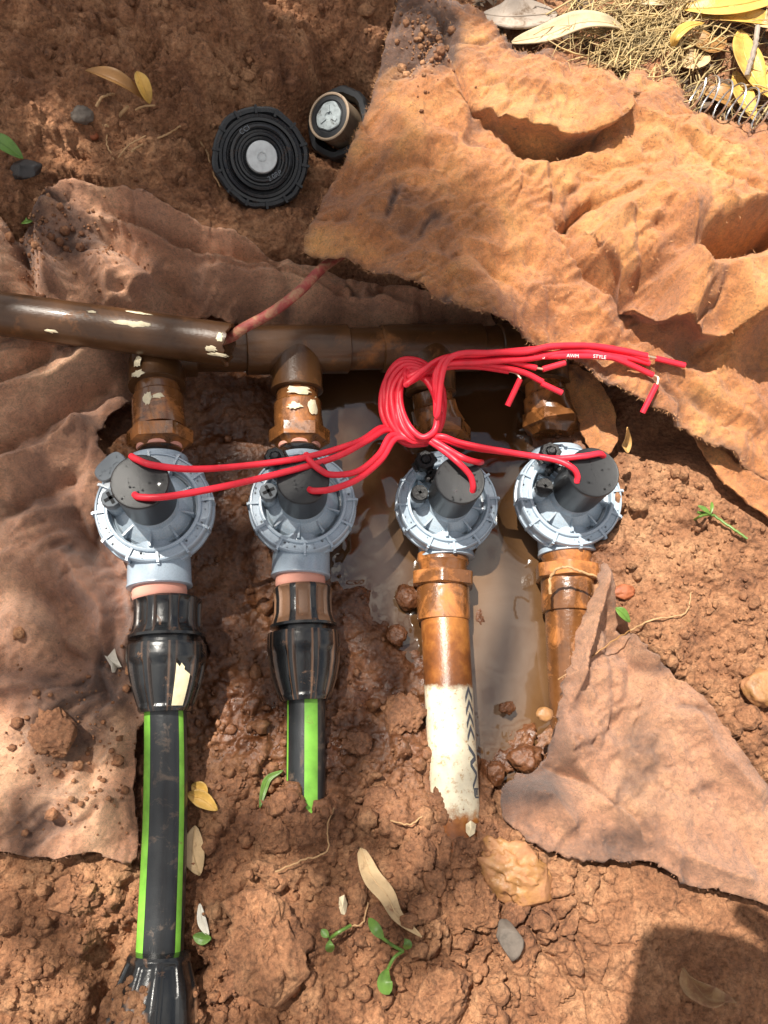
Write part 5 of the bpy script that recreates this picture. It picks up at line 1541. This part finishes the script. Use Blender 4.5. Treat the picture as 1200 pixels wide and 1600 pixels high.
leaf('dry_leaf', 'dry tan leaf tucked against the right side of the long striped pipe', 'leaf', [(305, 1290), (302, 1330), (312, 1368)], 34, M['leaf_tan'], .2, LG, lift=.008)
leaf('yellow_petal', 'bright yellow petal like leaf right of the long striped pipe', 'leaf', [(292, 1240), (315, 1248), (340, 1266)], 24, M['leaf_yellow'], .4, lift=.011)
leaf('yellow_petal', 'short yellow leaf curled behind the bright petal', 'leaf', [(300, 1226), (312, 1234), (322, 1248)], 24, M['leaf_yellow'], .4, lift=.010)
leaf('pale_leaf', 'thin pale leaf strip beside the lower coupling', 'leaf', [(312, 1412), (316, 1440), (326, 1462)], 13, M['scrap'], .2, lift=.008)
leaf('green_leaf', 'small green leaf scrap right of the lower coupling', 'leaf', [(302, 1462), (316, 1466), (330, 1466)], 18, M['leaf_green'], .2, lift=.008)
leaf('green_leaf', 'tiny green leaf scrap on the soil of the left felt', 'leaf', [(34, 349), (42, 346), (50, 345)], 11, M['leaf_green'], .2, lift=.010)
leaf('yellow_leaf', 'small ochre leaf on the soil above right of the rightmost valve', 'leaf', [(980, 668), (978, 690), (981, 708)], 18, M['leaf_ochre'], .15, lift=.002)
leaf('green_leaf', 'green leaf scrap on the soil by the tip of the pointed felt', 'leaf', [(962, 950), (972, 958), (984, 972)], 15, M['leaf_green'], .3, lift=.006)
leaf('green_leaf', 'torn green leaf left of the second striped pipe', 'leaf', [(406, 1262), (412, 1235), (420, 1216), (442, 1204)], 11, M['leaf_green'], .3, lift=.008)
leaf('brown_leaf', 'thin crumpled brown leaf in the shadow at bottom right', 'leaf', [(1068, 1512), (1084, 1536), (1108, 1562), (1150, 1566)], 34, M['leaf_crumpled'], .8, LG, lift=.003, twist=2.6, fold=.7)
def flake(name, label, cat, pts, mat, lift, thick=.0008, bend=.003):
    c = on_ground(sum(p[0] for p in pts) / len(pts), sum(p[1] for p in pts) / len(pts), lift)
    top = [P(u, v, c.z + bend * math.sin(i * 2.1)) for i, (u, v) in enumerate(pts)]
    n = len(top); m = MB()
    m.add([c + Vector((0, 0, bend))] + top + [p - Vector((0, 0, thick)) for p in top] + [c - Vector((0, 0, thick - bend))],
          [(0, 1 + (k + 1) % n, 1 + k) for k in range(n)] + [(1 + k, 1 + (k + 1) % n, 1 + n + (k + 1) % n, 1 + n + k) for k in range(n)] + [(2 * n + 1, 1 + n + k, 1 + n + (k + 1) % n) for k in range(n)])
    return tag(m.build(name, mat, None, smooth=False, origin=c), label, cat)
flake('white_scrap', 'torn white plastic scrap left of the first coupling', 'scrap', [(163, 1024), (168, 1026), (179, 1013), (183, 1028), (190, 1042), (183, 1043), (180, 1050), (175, 1051), (173, 1041)], M['scrap'], .006)
flake('white_flake', 'small cream flake on the clods below the buried end of the white pipe', 'flake', [(728, 1288), (736, 1282), (744, 1288), (742, 1302), (734, 1308), (728, 1300)], M['cream'], .004)
flake('white_flake', 'pale chip among clods right of the large oval clod', 'flake', [(530, 1402), (538, 1398), (543, 1412), (540, 1430), (533, 1428), (529, 1416)], M['cream'], .004)
leaf('bark_strip', 'pale curved strip of bark at the top, arching over dark litter', 'bark', [(800, 66, .062), (850, 56, .066), (905, 36, .074), (950, 36, .074), (978, 48, .064)], 36, M['bark'], .35, thick=.0015, blunt=.8)
leaf('bark_strip', 'broad grey piece of bark behind the pale strip at the top', 'bark', [(752, 22, .058), (790, 26, .064), (835, 24, .062), (870, 20, .058)], 60, M['bark_grey'], .15, thick=.002)
leaf('bark_strip', 'small pale bark chip among the straw at the top', 'bark', [(1000, 4, .066), (1020, 2, .07), (1040, 6, .066)], 26, M['bark'], .3, thick=.001)
fix_midribs()

def tube_px(name, label, cat, pts, w0, w1, mat, group=None, lift=.003):
    w3 = [P(*q) if len(q) == 3 else on_ground(q[0], q[1], lift) for q in pts]
    line = catmull(w3, 7)
    for k in range(1, len(line) - 1):
        line[k] += Vector((random.uniform(-1, 1), random.uniform(-1, 1), random.uniform(-.5, .5))) * .0005
    rad = [(w0 + (w1 - w0) * k / (len(line) - 1)) * .5 * PX for k in range(len(line))]
    m = MB(); m.sweep(line, rad, 8)
    return tag(m.build(name, mat, None, origin=w3[0]), label, cat, group)
RG = 'thin roots in the soil'
tube_px('root', 'forked orange root sticking out of the upper bank', 'root', [(146, 186), (165, 196), (178, 190), (200, 166)], 8, 6, M['root'], RG, .006)
tube_px('root', 'pale root curling left of the brown folded leaf', 'root', [(150, 166), (160, 152), (175, 147), (187, 147)], 5, 3, M['root'], RG, .005)
tube_px('root', 'thin root hanging down from the forked orange root', 'root', [(160, 172), (168, 195), (166, 222), (178, 250)], 3, 2, M['root'], RG, .004)
tube_px('root', 'wavy pale root below the forked one', 'root', [(206, 236), (222, 226), (248, 215), (264, 208), (282, 197)], 4, 3, M['root'], RG, .004)
tube_px('root', 'faint second root left of the wavy one', 'root', [(185, 246), (200, 228), (228, 212)], 2.5, 2, M['root'], RG, .004)
tube_px('root', 'long thin root running right from the folded leaf', 'root', [(212, 172), (240, 164), (290, 166), (320, 157), (348, 148)], 4, 2, M['root'], RG, .004)
tube_px('root', 'pale root bridging the two sprinklers', 'root', [(432, 168), (455, 162), (485, 160), (516, 149)], 6, 4, M['root'], RG, .010)
tube_px('root', 'thin root curving along the left rim of the large sprinkler', 'root', [(310, 218), (324, 240), (334, 272), (345, 292)], 4, 3, M['root'], RG, .004)
tube_px('root', 'straw coloured root arching over the rust socket of pipe four', 'root', [(860, 928, -.002), (861, 900, .004), (880, 886, .012), (905, 892, .012), (938, 905, .006), (955, 920, -.004)], 5, 3, M['root'], RG)
tube_px('root', 'thin root on the bare soil right of the pointed felt', 'root', [(985, 985), (1020, 968), (1070, 958), (1080, 925)], 3, 2, M['root'], RG, .003)
tube_px('root', 'fine rootlet on soil below the second striped pipe', 'root', [(430, 1362), (470, 1345), (510, 1330), (512, 1290), (522, 1262)], 2.5, 2, M['root'], RG, .006)
tube_px('root', 'fine rootlet left of the long dry leaf', 'root', [(520, 1468), (545, 1448), (566, 1442), (575, 1410)], 2.5, 2, M['root'], RG, .006)
tube_px('root', 'thin root lying on the pointed felt', 'root', [(872, 1062, -.006), (920, 1030, .002), (960, 1000, .004), (985, 985, .002)], 2.5, 2, M['leaf_brown'], RG)
tube_px('root', 'rootlet by the lone wire end under the big sheet', 'root', [(660, 1275), (640, 1288), (610, 1282)], 2.5, 2, M['root'], RG, .006)
tube_px('twig', 'knobbly brown twig lying over the yellow leaves at top right', 'twig', [(1184, 42, zt + .012), (1180, 70, zt + .014), (1172, 100, zt + .014), (1167, 118, zt + .012)], 9, 8, M['bark_grey'])
tube_px('plant_stem', 'green yellow weed stem on the soil at right', 'stem', [(1168, 842), (1140, 822), (1115, 806), (1090, 800)], 4, 5, M['leaf_green'], None, .006)

# seedlings
def seedling(label, base, leaves_, stems):
    t = thing('seedling', label, 'seedling', on_ground(*base))
    t['_o'] = list(t.location)
    for pts in stems:
        w3 = [on_ground(u, v, .006 + .004 * (k > 0)) for k, (u, v) in enumerate(pts)]
        m = MB(); m.sweep(catmull(w3, 6), 2.2 * PX, 8); m.build('stem', M['leaf_green'], t)
    for pts, w in leaves_:
        w3 = [on_ground(u, v, .010) for u, v in pts]
        line = catmull(w3, 6); vs = []
        for k, p in enumerate(line):
            f = k / (len(line) - 1)
            tg = (line[min(len(line) - 1, k + 1)] - line[max(0, k - 1)]).normalized(); sd = tg.cross(Vector((0, 0, 1))).normalized()
            hw = w * .5 * PX * max(.03, math.sin(math.pi * f ** .8) ** .8)
            for x in (-1, -.5, 0, .5, 1): vs.append(p + sd * hw * x + Vector((0, 0, hw * .35 * abs(x) + .002 * math.sin(3 * f))))
        fs = [(k * 5 + j, k * 5 + j + 1, k * 5 + j + 6, k * 5 + j + 5) for k in range(len(line) - 1) for j in range(4)]
        m = MB(); m.add(vs, fs); m.build('leaf', M['leaf_green'], t, sharp=0)
    return t
seedling('green seedling with an oval leaf, lying under the long dry leaf', (630, 1486), [([(576, 1434), (588, 1452), (600, 1468)], 14), ([(608, 1554), (600, 1532), (606, 1512)], 20), ([(634, 1484), (636, 1474), (632, 1466)], 12)], [[(630, 1486), (615, 1478), (598, 1466)], [(630, 1486), (616, 1496), (606, 1514)]])
seedling('tiny grey green seedling on the clods left of the dry leaf', (515, 1466), [([(502, 1452), (508, 1458), (514, 1464)], 10), ([(518, 1488), (515, 1478), (515, 1468)], 12)], [[(515, 1466), (530, 1456), (548, 1446)]])
seedling('weed sprig with thin leaves on the soil at right', (1108, 804), [([(1090, 790), (1100, 798), (1110, 804)], 8), ([(1112, 784), (1110, 794), (1110, 804)], 6)], [[(1108, 804), (1096, 806), (1085, 812)]])

# straw
def straw():
    m = MB(); rg = random.Random(4)
    for k in range(1000):
        if k < 700: u, v = rg.gauss(1010, 60), rg.gauss(50, 38)
        else: u, v = rg.uniform(880, 1230), rg.uniform(-30, 190)
        if v > 175 - max(0, 1000 - u) * .6: continue
        z = .058 + rg.uniform(0, .014)
        p = P(u, v, z)
        a = rg.gauss(.75, .6) + (math.pi if rg.random() < .5 else 0)
        L = rg.uniform(.012, .045)
        d = Vector((math.cos(a), math.sin(a), rg.uniform(-.15, .25))); b = Vector((-d.y, d.x, rg.uniform(-.3, .6))) * rg.uniform(-.2, .2)
        pts = [p, p + d * L * .33 + b * L * .6, p + d * L * .66 + b * L * .6, p + d * L]
        m.sweep(pts, [q * w_ for q, w_ in zip([rg.choice((.0002, .0003, .0004, .0007))] * 4, (1, 1.1, .9, .5))], 5)
    return tag(m.build('dry_straw', M['straw'], None, sharp=0), 'tangle of dry straw at the top right', kind='stuff')
straw()
# litter under the straw
def litter():
    m = MB(); rg = random.Random(9)
    for k in range(500):
        u, v = rg.uniform(740, 1240), rg.uniform(-40, 190)
        if v > 110 - max(0, 960 - u) * .3 and u < 1040: continue
        p = P(u, v, .056 + rg.uniform(0, .006))
        a = rg.uniform(0, 6.28); L = rg.uniform(.003, .010); w = L * rg.uniform(.2, .5)
        d = Vector((math.cos(a), math.sin(a), rg.uniform(-.3, .3))) * L; s = Vector((-math.sin(a), math.cos(a), rg.uniform(-.4, .4))) * w
        m.add([p - d, p - s * .8 + d * .1, p + d, p + s], [(0, 1, 2, 3)])
    return tag(m.build('leaf_litter', M['litter'], None, smooth=False), 'dark broken leaf litter under the straw at the top', kind='stuff')
M['litter'] = m_plain('dark_litter', (0.10, 0.065, 0.04), 0.8, 0.8, 150)
litter()
# wire spring
m = MB()
h0, h1 = P(1084, 142, zt + .016), P(1206, 178, zt + .016)
axh = (h1 - h0); Lh = axh.length; axh.normalize()
uph = (Vector((0, 0, 1)) - axh * axh.z).normalized(); sdh = axh.cross(uph)
pts = []
for k in range(0, 6 * 36 + 1):
    t = k / 36; a = 2 * math.pi * t
    pitch = t / 6 if t > .6 else t / 6
    r = .0135
    pts.append(h0 + axh * (Lh * pitch) + uph * (math.cos(a) * r) + sdh * (math.sin(a) * r) + axh * (.25 * r * math.cos(a)))
m.sweep(pts, .00075, 8)
tag(m.build('wire_spring', M['steel'], None, origin=h0), 'stretched steel wire spring on the dead leaves at top right', 'spring')

# ------------------------------------------------------------------ the gum tree that shades the left of the pit
def gum_tree():
    base = Vector((-2.3, 2.6, 0.0))
    t = thing('gum_tree', 'gum tree standing beyond the upper left of the pit, shading it', 'tree', base)
    rg = random.Random(77)
    m = MB()
    trunk = catmull([base + Vector(p) for p in ((0, 0, -.1), (.05, -.05, .8), (.18, -.18, 1.7), (.42, -.40, 2.6), (.62, -.62, 3.6), (.70, -.72, 4.8))], 6)
    m.sweep(trunk, list(np.linspace(.17, .05, len(trunk))), 16)
    def shade(u, v):
        q = 0.0
        q = max(q, .54 / (1 + math.exp((u - 590) / 30)) / (1 + math.exp((v - 290) / 30)))
        q = max(q, .22 / (1 + math.exp((u - 250) / 40)) / (1 + math.exp((v - 1230) / 50)))
        q = max(q, .24 / (1 + math.exp((u - 520) / 40)) / (1 + math.exp((v - 980) / 60)))
        q = max(q, .34 / (1 + math.exp((u - 640) / 30)) / (1 + math.exp((v - 1700) / 60)) * (1 / (1 + math.exp(-(u - 310) / 30))))
        q = max(q, .14 / (1 + math.exp((u - 300) / 40)))
        q = max(q, .55 * math.exp(-((u - 690) / 130) ** 2 - ((v - 60) / 90) ** 2))
        return min(q, .95)
    cl = []
    lm = MB()
    def add_leaf(p, sz):
        ax = Vector((rg.gauss(0, 1), rg.gauss(0, 1), rg.gauss(-.5, .7))).normalized()
        sd = ax.cross(Vector((rg.gauss(0, 1), rg.gauss(0, 1), rg.gauss(0, 1)))).normalized()
        nn = ax.cross(sd)
        L = sz * rg.uniform(.8, 1.25); w = L * .115
        lm.add([p, p + ax * L * .35 - sd * w + nn * L * .03, p + ax * L * .35 + sd * w + nn * L * .03, p + ax * L * .7 - sd * w * .7 + nn * L * .02, p + ax * L * .7 + sd * w * .7 + nn * L * .02, p + ax * L - nn * L * .04],
               [(0, 1, 2), (1, 3, 4, 2), (3, 5, 4)])
    n = 0
    while n < 400:
        u, v = rg.uniform(-260, 1050), rg.uniform(-260, 1760)
        if rg.random() * 1.0 > -math.log(1 - shade(u, v)): continue
        g = P(u, v, 0)
        h = rg.uniform(2.3, 3.7)
        p = g + SUN * (h / SUN.z)
        add_leaf(p, .11); cl.append(p); n += 1
    for k in range(3200):
        c = base + Vector((.6, -.6, 3.9))
        q = Vector((rg.gauss(0, .62), rg.gauss(0, .62), rg.gauss(0, .6)))
        p = c + q
        g = p - SUN * (p.z / SUN.z)
        if -.75 < g.x < .45 and -.6 < g.y < .55: continue
        add_leaf(p, .12)
    for k in range(26):
        e = rg.choice(cl)
        s0 = trunk[rg.randrange(len(trunk) // 2, len(trunk))]
        mid = (s0 + e) / 2 + Vector((rg.uniform(-.1, .1), rg.uniform(-.1, .1), rg.uniform(.05, .3)))
        ln = catmull([s0, mid, e], 6)
        m.sweep(ln, list(np.linspace(.022, .004, len(ln))), 7)
    m.build('trunk', M['bark_grey'], t)
    lm.build('crown', M['gum_leaf'], t, sharp=0)
M['gum_leaf'] = m_plain('gum_leaf', (0.09, 0.13, 0.05), 0.5, 0.4, 20)
gum_tree()

# ------------------------------------------------------------------ the photographer and the phone, behind the lens
M['phone'] = m_plain('phone_shell', (0.03, 0.03, 0.035), 0.35, 0.1, 50)
M['screen'] = m_plain('phone_screen', (0.01, 0.01, 0.012), 0.08, 0.0, 50)
M['skin'] = m_plain('skin', (0.45, 0.25, 0.17), 0.5, 0.15, 40, 0.1, 300)
M['shirt'] = m_plain('blue_shirt', (0.10, 0.16, 0.26), 0.85, 0.2, 60, 0.3, 400)
M['trousers'] = m_plain('khaki_trousers', (0.22, 0.17, 0.11), 0.9, 0.2, 60, 0.3, 400)
M['boot'] = m_plain('brown_boot', (0.07, 0.04, 0.025), 0.6, 0.3, 60, 0.3, 300)
M['hair'] = m_plain('dark_hair', (0.03, 0.02, 0.015), 0.6, 0.3, 200, 0.6, 400)

def rounded_slab(w, h, d, r, M4, n=6):
    out = []
    for cx, cy, a0 in ((w / 2 - r, h / 2 - r, 0), (-w / 2 + r, h / 2 - r, 90), (-w / 2 + r, -h / 2 + r, 180), (w / 2 - r, -h / 2 + r, 270)):
        for k in range(n + 1):
            a = math.radians(a0 + 90 * k / n); out.append((cx + r * math.cos(a), cy + r * math.sin(a)))
    m = MB(); N = len(out); vs = []
    for z, q in ((-d / 2, .97), (-d / 2 + .001, 1), (d / 2 - .001, 1), (d / 2, .97)):
        vs += [M4 @ Vector((x * q, y * q, z)) for x, y in out]
    m.add(vs, [(k * N + j, k * N + (j + 1) % N, (k + 1) * N + (j + 1) % N, (k + 1) * N + j) for k in range(3) for j in range(N)] + [tuple(reversed(range(N))), tuple(3 * N + j for j in range(N))])
    return m
_ta = math.radians(-9)                      # phone turned out of line with the lens to shape its shadow
_pr = _r * math.cos(_ta) + _u * math.sin(_ta); _pu = _u * math.cos(_ta) - _r * math.sin(_ta)
pcen = CAM - _d * .012 + _pu * .070 + _pr * .026
MP = Matrix(((_pr.x, _pu.x, -_d.x, pcen.x), (_pr.y, _pu.y, -_d.y, pcen.y), (_pr.z, _pu.z, -_d.z, pcen.z), (0, 0, 0, 1)))
ph = thing('smartphone', 'black smartphone held flat over the pit', 'phone', pcen)
rounded_slab(.078, .158, .008, .018, MP).build('shell', M['phone'], ph)
rounded_slab(.070, .146, .0006, .009, MP @ Matrix.Translation((0, 0, .0044))).build('screen', M['screen'], ph)
rounded_slab(.030, .030, .002, .008, MP @ Matrix.Translation((-.018, -.053, -.0052))).build('camera_bump', M['phone'], ph)

def skin_mesh(name, verts, edges, mat, parent, sub=2, root=0):
    me = bpy.data.meshes.new(name)
    me.from_pydata([tuple(Vector(v[0]) - Vector(parent['_o'])) for v in verts], edges, [])
    o = bpy.data.objects.new(name, me); C.objects.link(o)
    o.parent = parent
    me.materials.append(mat)
    md = o.modifiers.new('skin', 'SKIN'); md.use_smooth_shade = True
    sv = me.skin_vertices[0].data if me.skin_vertices else None
    if sv is None:
        bm = bmesh.new(); bm.from_mesh(me); bm.verts.layers.skin.verify(); bm.to_mesh(me); bm.free()
        sv = me.skin_vertices[0].data
    for k, v in enumerate(verts):
        r = v[1]
        sv[k].radius = r if isinstance(r, tuple) else (r, r)
        sv[k].use_root = (k == root)
    ss = o.modifiers.new('smooth', 'SUBSURF'); ss.levels = sub; ss.render_levels = sub
    return o

def person():
    o = Vector((0.10, -0.88, 0.0))
    t = thing('person', 'person in a blue shirt leaning over the pit and holding a phone', 'person', o)
    gx = lambda p: p
    hip = Vector((.10, -.90, .92)); chest = Vector((.09, -.78, 1.28)); neck = Vector((.08, -.66, 1.44)); head = Vector((.07, -.58, 1.56))
    # right hand holds the phone at its right edge
    def inphone(x, y, z): return MP @ Vector((x, y, z))
    wrR = inphone(.085, -.075, .020); elR = Vector((.30, -.58, .90)); shR = Vector((.27, -.74, 1.34))
    wrL = inphone(-.030, -.135, .028); elL = Vector((-.17, -.60, .92)); shL = Vector((-.09, -.74, 1.34))
    B = [(hip, (.15, .11)), (Vector((.10, -.86, 1.08)), (.14, .10)), (chest, (.155, .11)), (neck - Vector((0, .02, .04)), .06), (neck + Vector((0, .03, .03)), .052), (head, (.078, .095)), (head + Vector((0, .03, .06)), (.07, .085)),
         (shR, .062), (elR, .042), (wrR, (.028, .022)), (shL, .062), (elL, .042), (wrL, (.028, .022)),
         (Vector((.20, -.90, .86)), .09), (Vector((.22, -.82, .48)), .060), (Vector((.22, -.90, .09)), .042), (Vector((.23, -.76, .045)), (.045, .03)),
         (Vector((.0, -.90, .86)), .09), (Vector((-.02, -.82, .48)), .060), (Vector((-.02, -.90, .09)), .042), (Vector((-.03, -.76, .045)), (.045, .03))]
    E = [(0, 1), (1, 2), (2, 3), (3, 4), (4, 5), (5, 6), (2, 7), (7, 8), (8, 9), (2, 10), (10, 11), (11, 12), (0, 13), (13, 14), (14, 15), (15, 16), (0, 17), (17, 18), (18, 19), (19, 20)]
    def hand(wi, palm, fingers, thumb):
        a = len(B); B.append((palm, (.030, .016))); E.append((wi, a))
        for f in fingers + [thumb]:
            prev = a
            for k, p in enumerate(f):
                B.append((p, .0105 - .001 * k)); E.append((prev, len(B) - 1)); prev = len(B) - 1
    # fingers run under the back of the phone, thumb over the screen edge
    hand(9, inphone(.066, -.030, .012), [[inphone(.060 - .002 * k, .005 + .021 * k, .010), inphone(.048, .010 + .023 * k, -.006), inphone(.034, .012 + .024 * k, -.016), inphone(.014 + .004 * abs(k - 1), .012 + .025 * k, -.017)] for k in range(4)],
         [inphone(.050, -.022, .022), inphone(.034, -.004, .020), inphone(.018, .014, .014)])
    hand(12, inphone(-.012, -.098, .020), [[inphone(-.032 + .020 * k, -.082, .002), inphone(-.030 + .019 * k, -.074, -.012), inphone(-.028 + .018 * k, -.066 + .002 * k, -.020)] for k in range(1, 4)] + [[inphone(.046, -.088, .006), inphone(.042, -.076, -.010), inphone(.038, -.068, -.018)]],
         [inphone(-.022, -.080, .024), inphone(-.012, -.062, .018), inphone(-.004, -.048, .014)])
    body = skin_mesh('body', B, E, M['skin'], t)
    sh = [(hip + Vector((0, 0, -.10)), (.182, .150)), (Vector((.10, -.86, 1.06)), (.188, .158)), (chest, (.188, .150)), (neck - Vector((0, .03, .06)), .082), (shR, .078), (shR.lerp(elR, .55), .062), (shL, .078), (shL.lerp(elL, .55), .062)]
    skin_mesh('shirt', sh, [(0, 1), (1, 2), (2, 3), (2, 4), (4, 5), (2, 6), (6, 7)], M['shirt'], t)
    tr = [(Vector((.10, -.90, 1.0)), (.150, .118)), (Vector((.10, -.90, .90)), (.155, .122)), (Vector((.20, -.90, .84)), .106), (Vector((.22, -.82, .48)), .076), (Vector((.22, -.90, .12)), .062), (Vector((.0, -.90, .84)), .106), (Vector((-.02, -.82, .48)), .076), (Vector((-.02, -.90, .12)), .062)]
    skin_mesh('trousers', tr, [(0, 1), (1, 2), (2, 3), (3, 4), (1, 5), (5, 6), (6, 7)], M['trousers'], t)
    for x in (.225, -.025):
        skin_mesh('boot', [(Vector((x, -.91, .16)), .056), (Vector((x, -.90, .06)), .058), (Vector((x, -.80, .055)), (.055, .042)), (Vector((x, -.73, .045)), (.05, .03))], [(0, 1), (1, 2), (2, 3)], M['boot'], t)
    # face looks down at the phone
    fd = (pcen - head).normalized(); rt = Vector((1, 0, 0)); rt = (rt - fd * rt.dot(fd)).normalized(); upv = rt.cross(fd)
    hc = head + Vector((0, .015, .03))
    m = MB(); v, f = ICO[4]
    nn = []
    for p in v:
        q = Vector(p)
        x, y, z = q.x, q.y, q.z          # x right, y up, z forward
        k = 1 - .16 * max(0, -y) * (abs(x))
        nn.append(hc + rt * (x * .076 * (1 - .22 * max(0, -y) ** 2)) + upv * (y * .115) + fd * (z * .094 + (.022 * math.exp(-((x / .16) ** 2) - ((y + .12) / .22) ** 2) if z > 0 else 0) - (.010 * math.exp(-(((abs(x) - .38) / .16) ** 2) - ((y - .12) / .12) ** 2) if z > 0 else 0)))
    m.add(nn, f); m.build('head', M['skin'], t, sharp=0)
    for sg in (-1, 1):
        m = MB(); v2, f2 = ICO[2]
        m.add([hc + rt * (sg * .029 + p[0] * .012) + upv * (.013 + p[1] * .007) + fd * (.078 + p[2] * .008) for p in v2], f2); m.build('eye', M['white_disc'], t, sharp=0)
        m = MB(); m.add([hc + rt * (sg * .078 + p[0] * .008) + upv * (.0 + p[1] * .03) + fd * (-.005 + p[2] * .018) for p in v2], f2); m.build('ear', M['skin'], t, sharp=0)
    m = MB(); m.add([hc + rt * (p[0] * .024) + upv * (-.055 + p[1] * .006) + fd * (.083 + p[2] * .006) for p in ICO[2][0]], ICO[2][1]); m.build('mouth', M['pink'], t, sharp=0)
    m = MB(); hv, hf = ICO[4]; keepf = [q for q in hf if all((hv[i][1] * .8 - hv[i][2] * .55) > .12 for i in q)]
    m.add([hc + rt * (p[0] * .083) + upv * (p[1] * .123) + fd * (p[2] * .103) for p in hv], keepf)
    o_ = m.build('hair', M['hair'], t, sharp=0)
person()
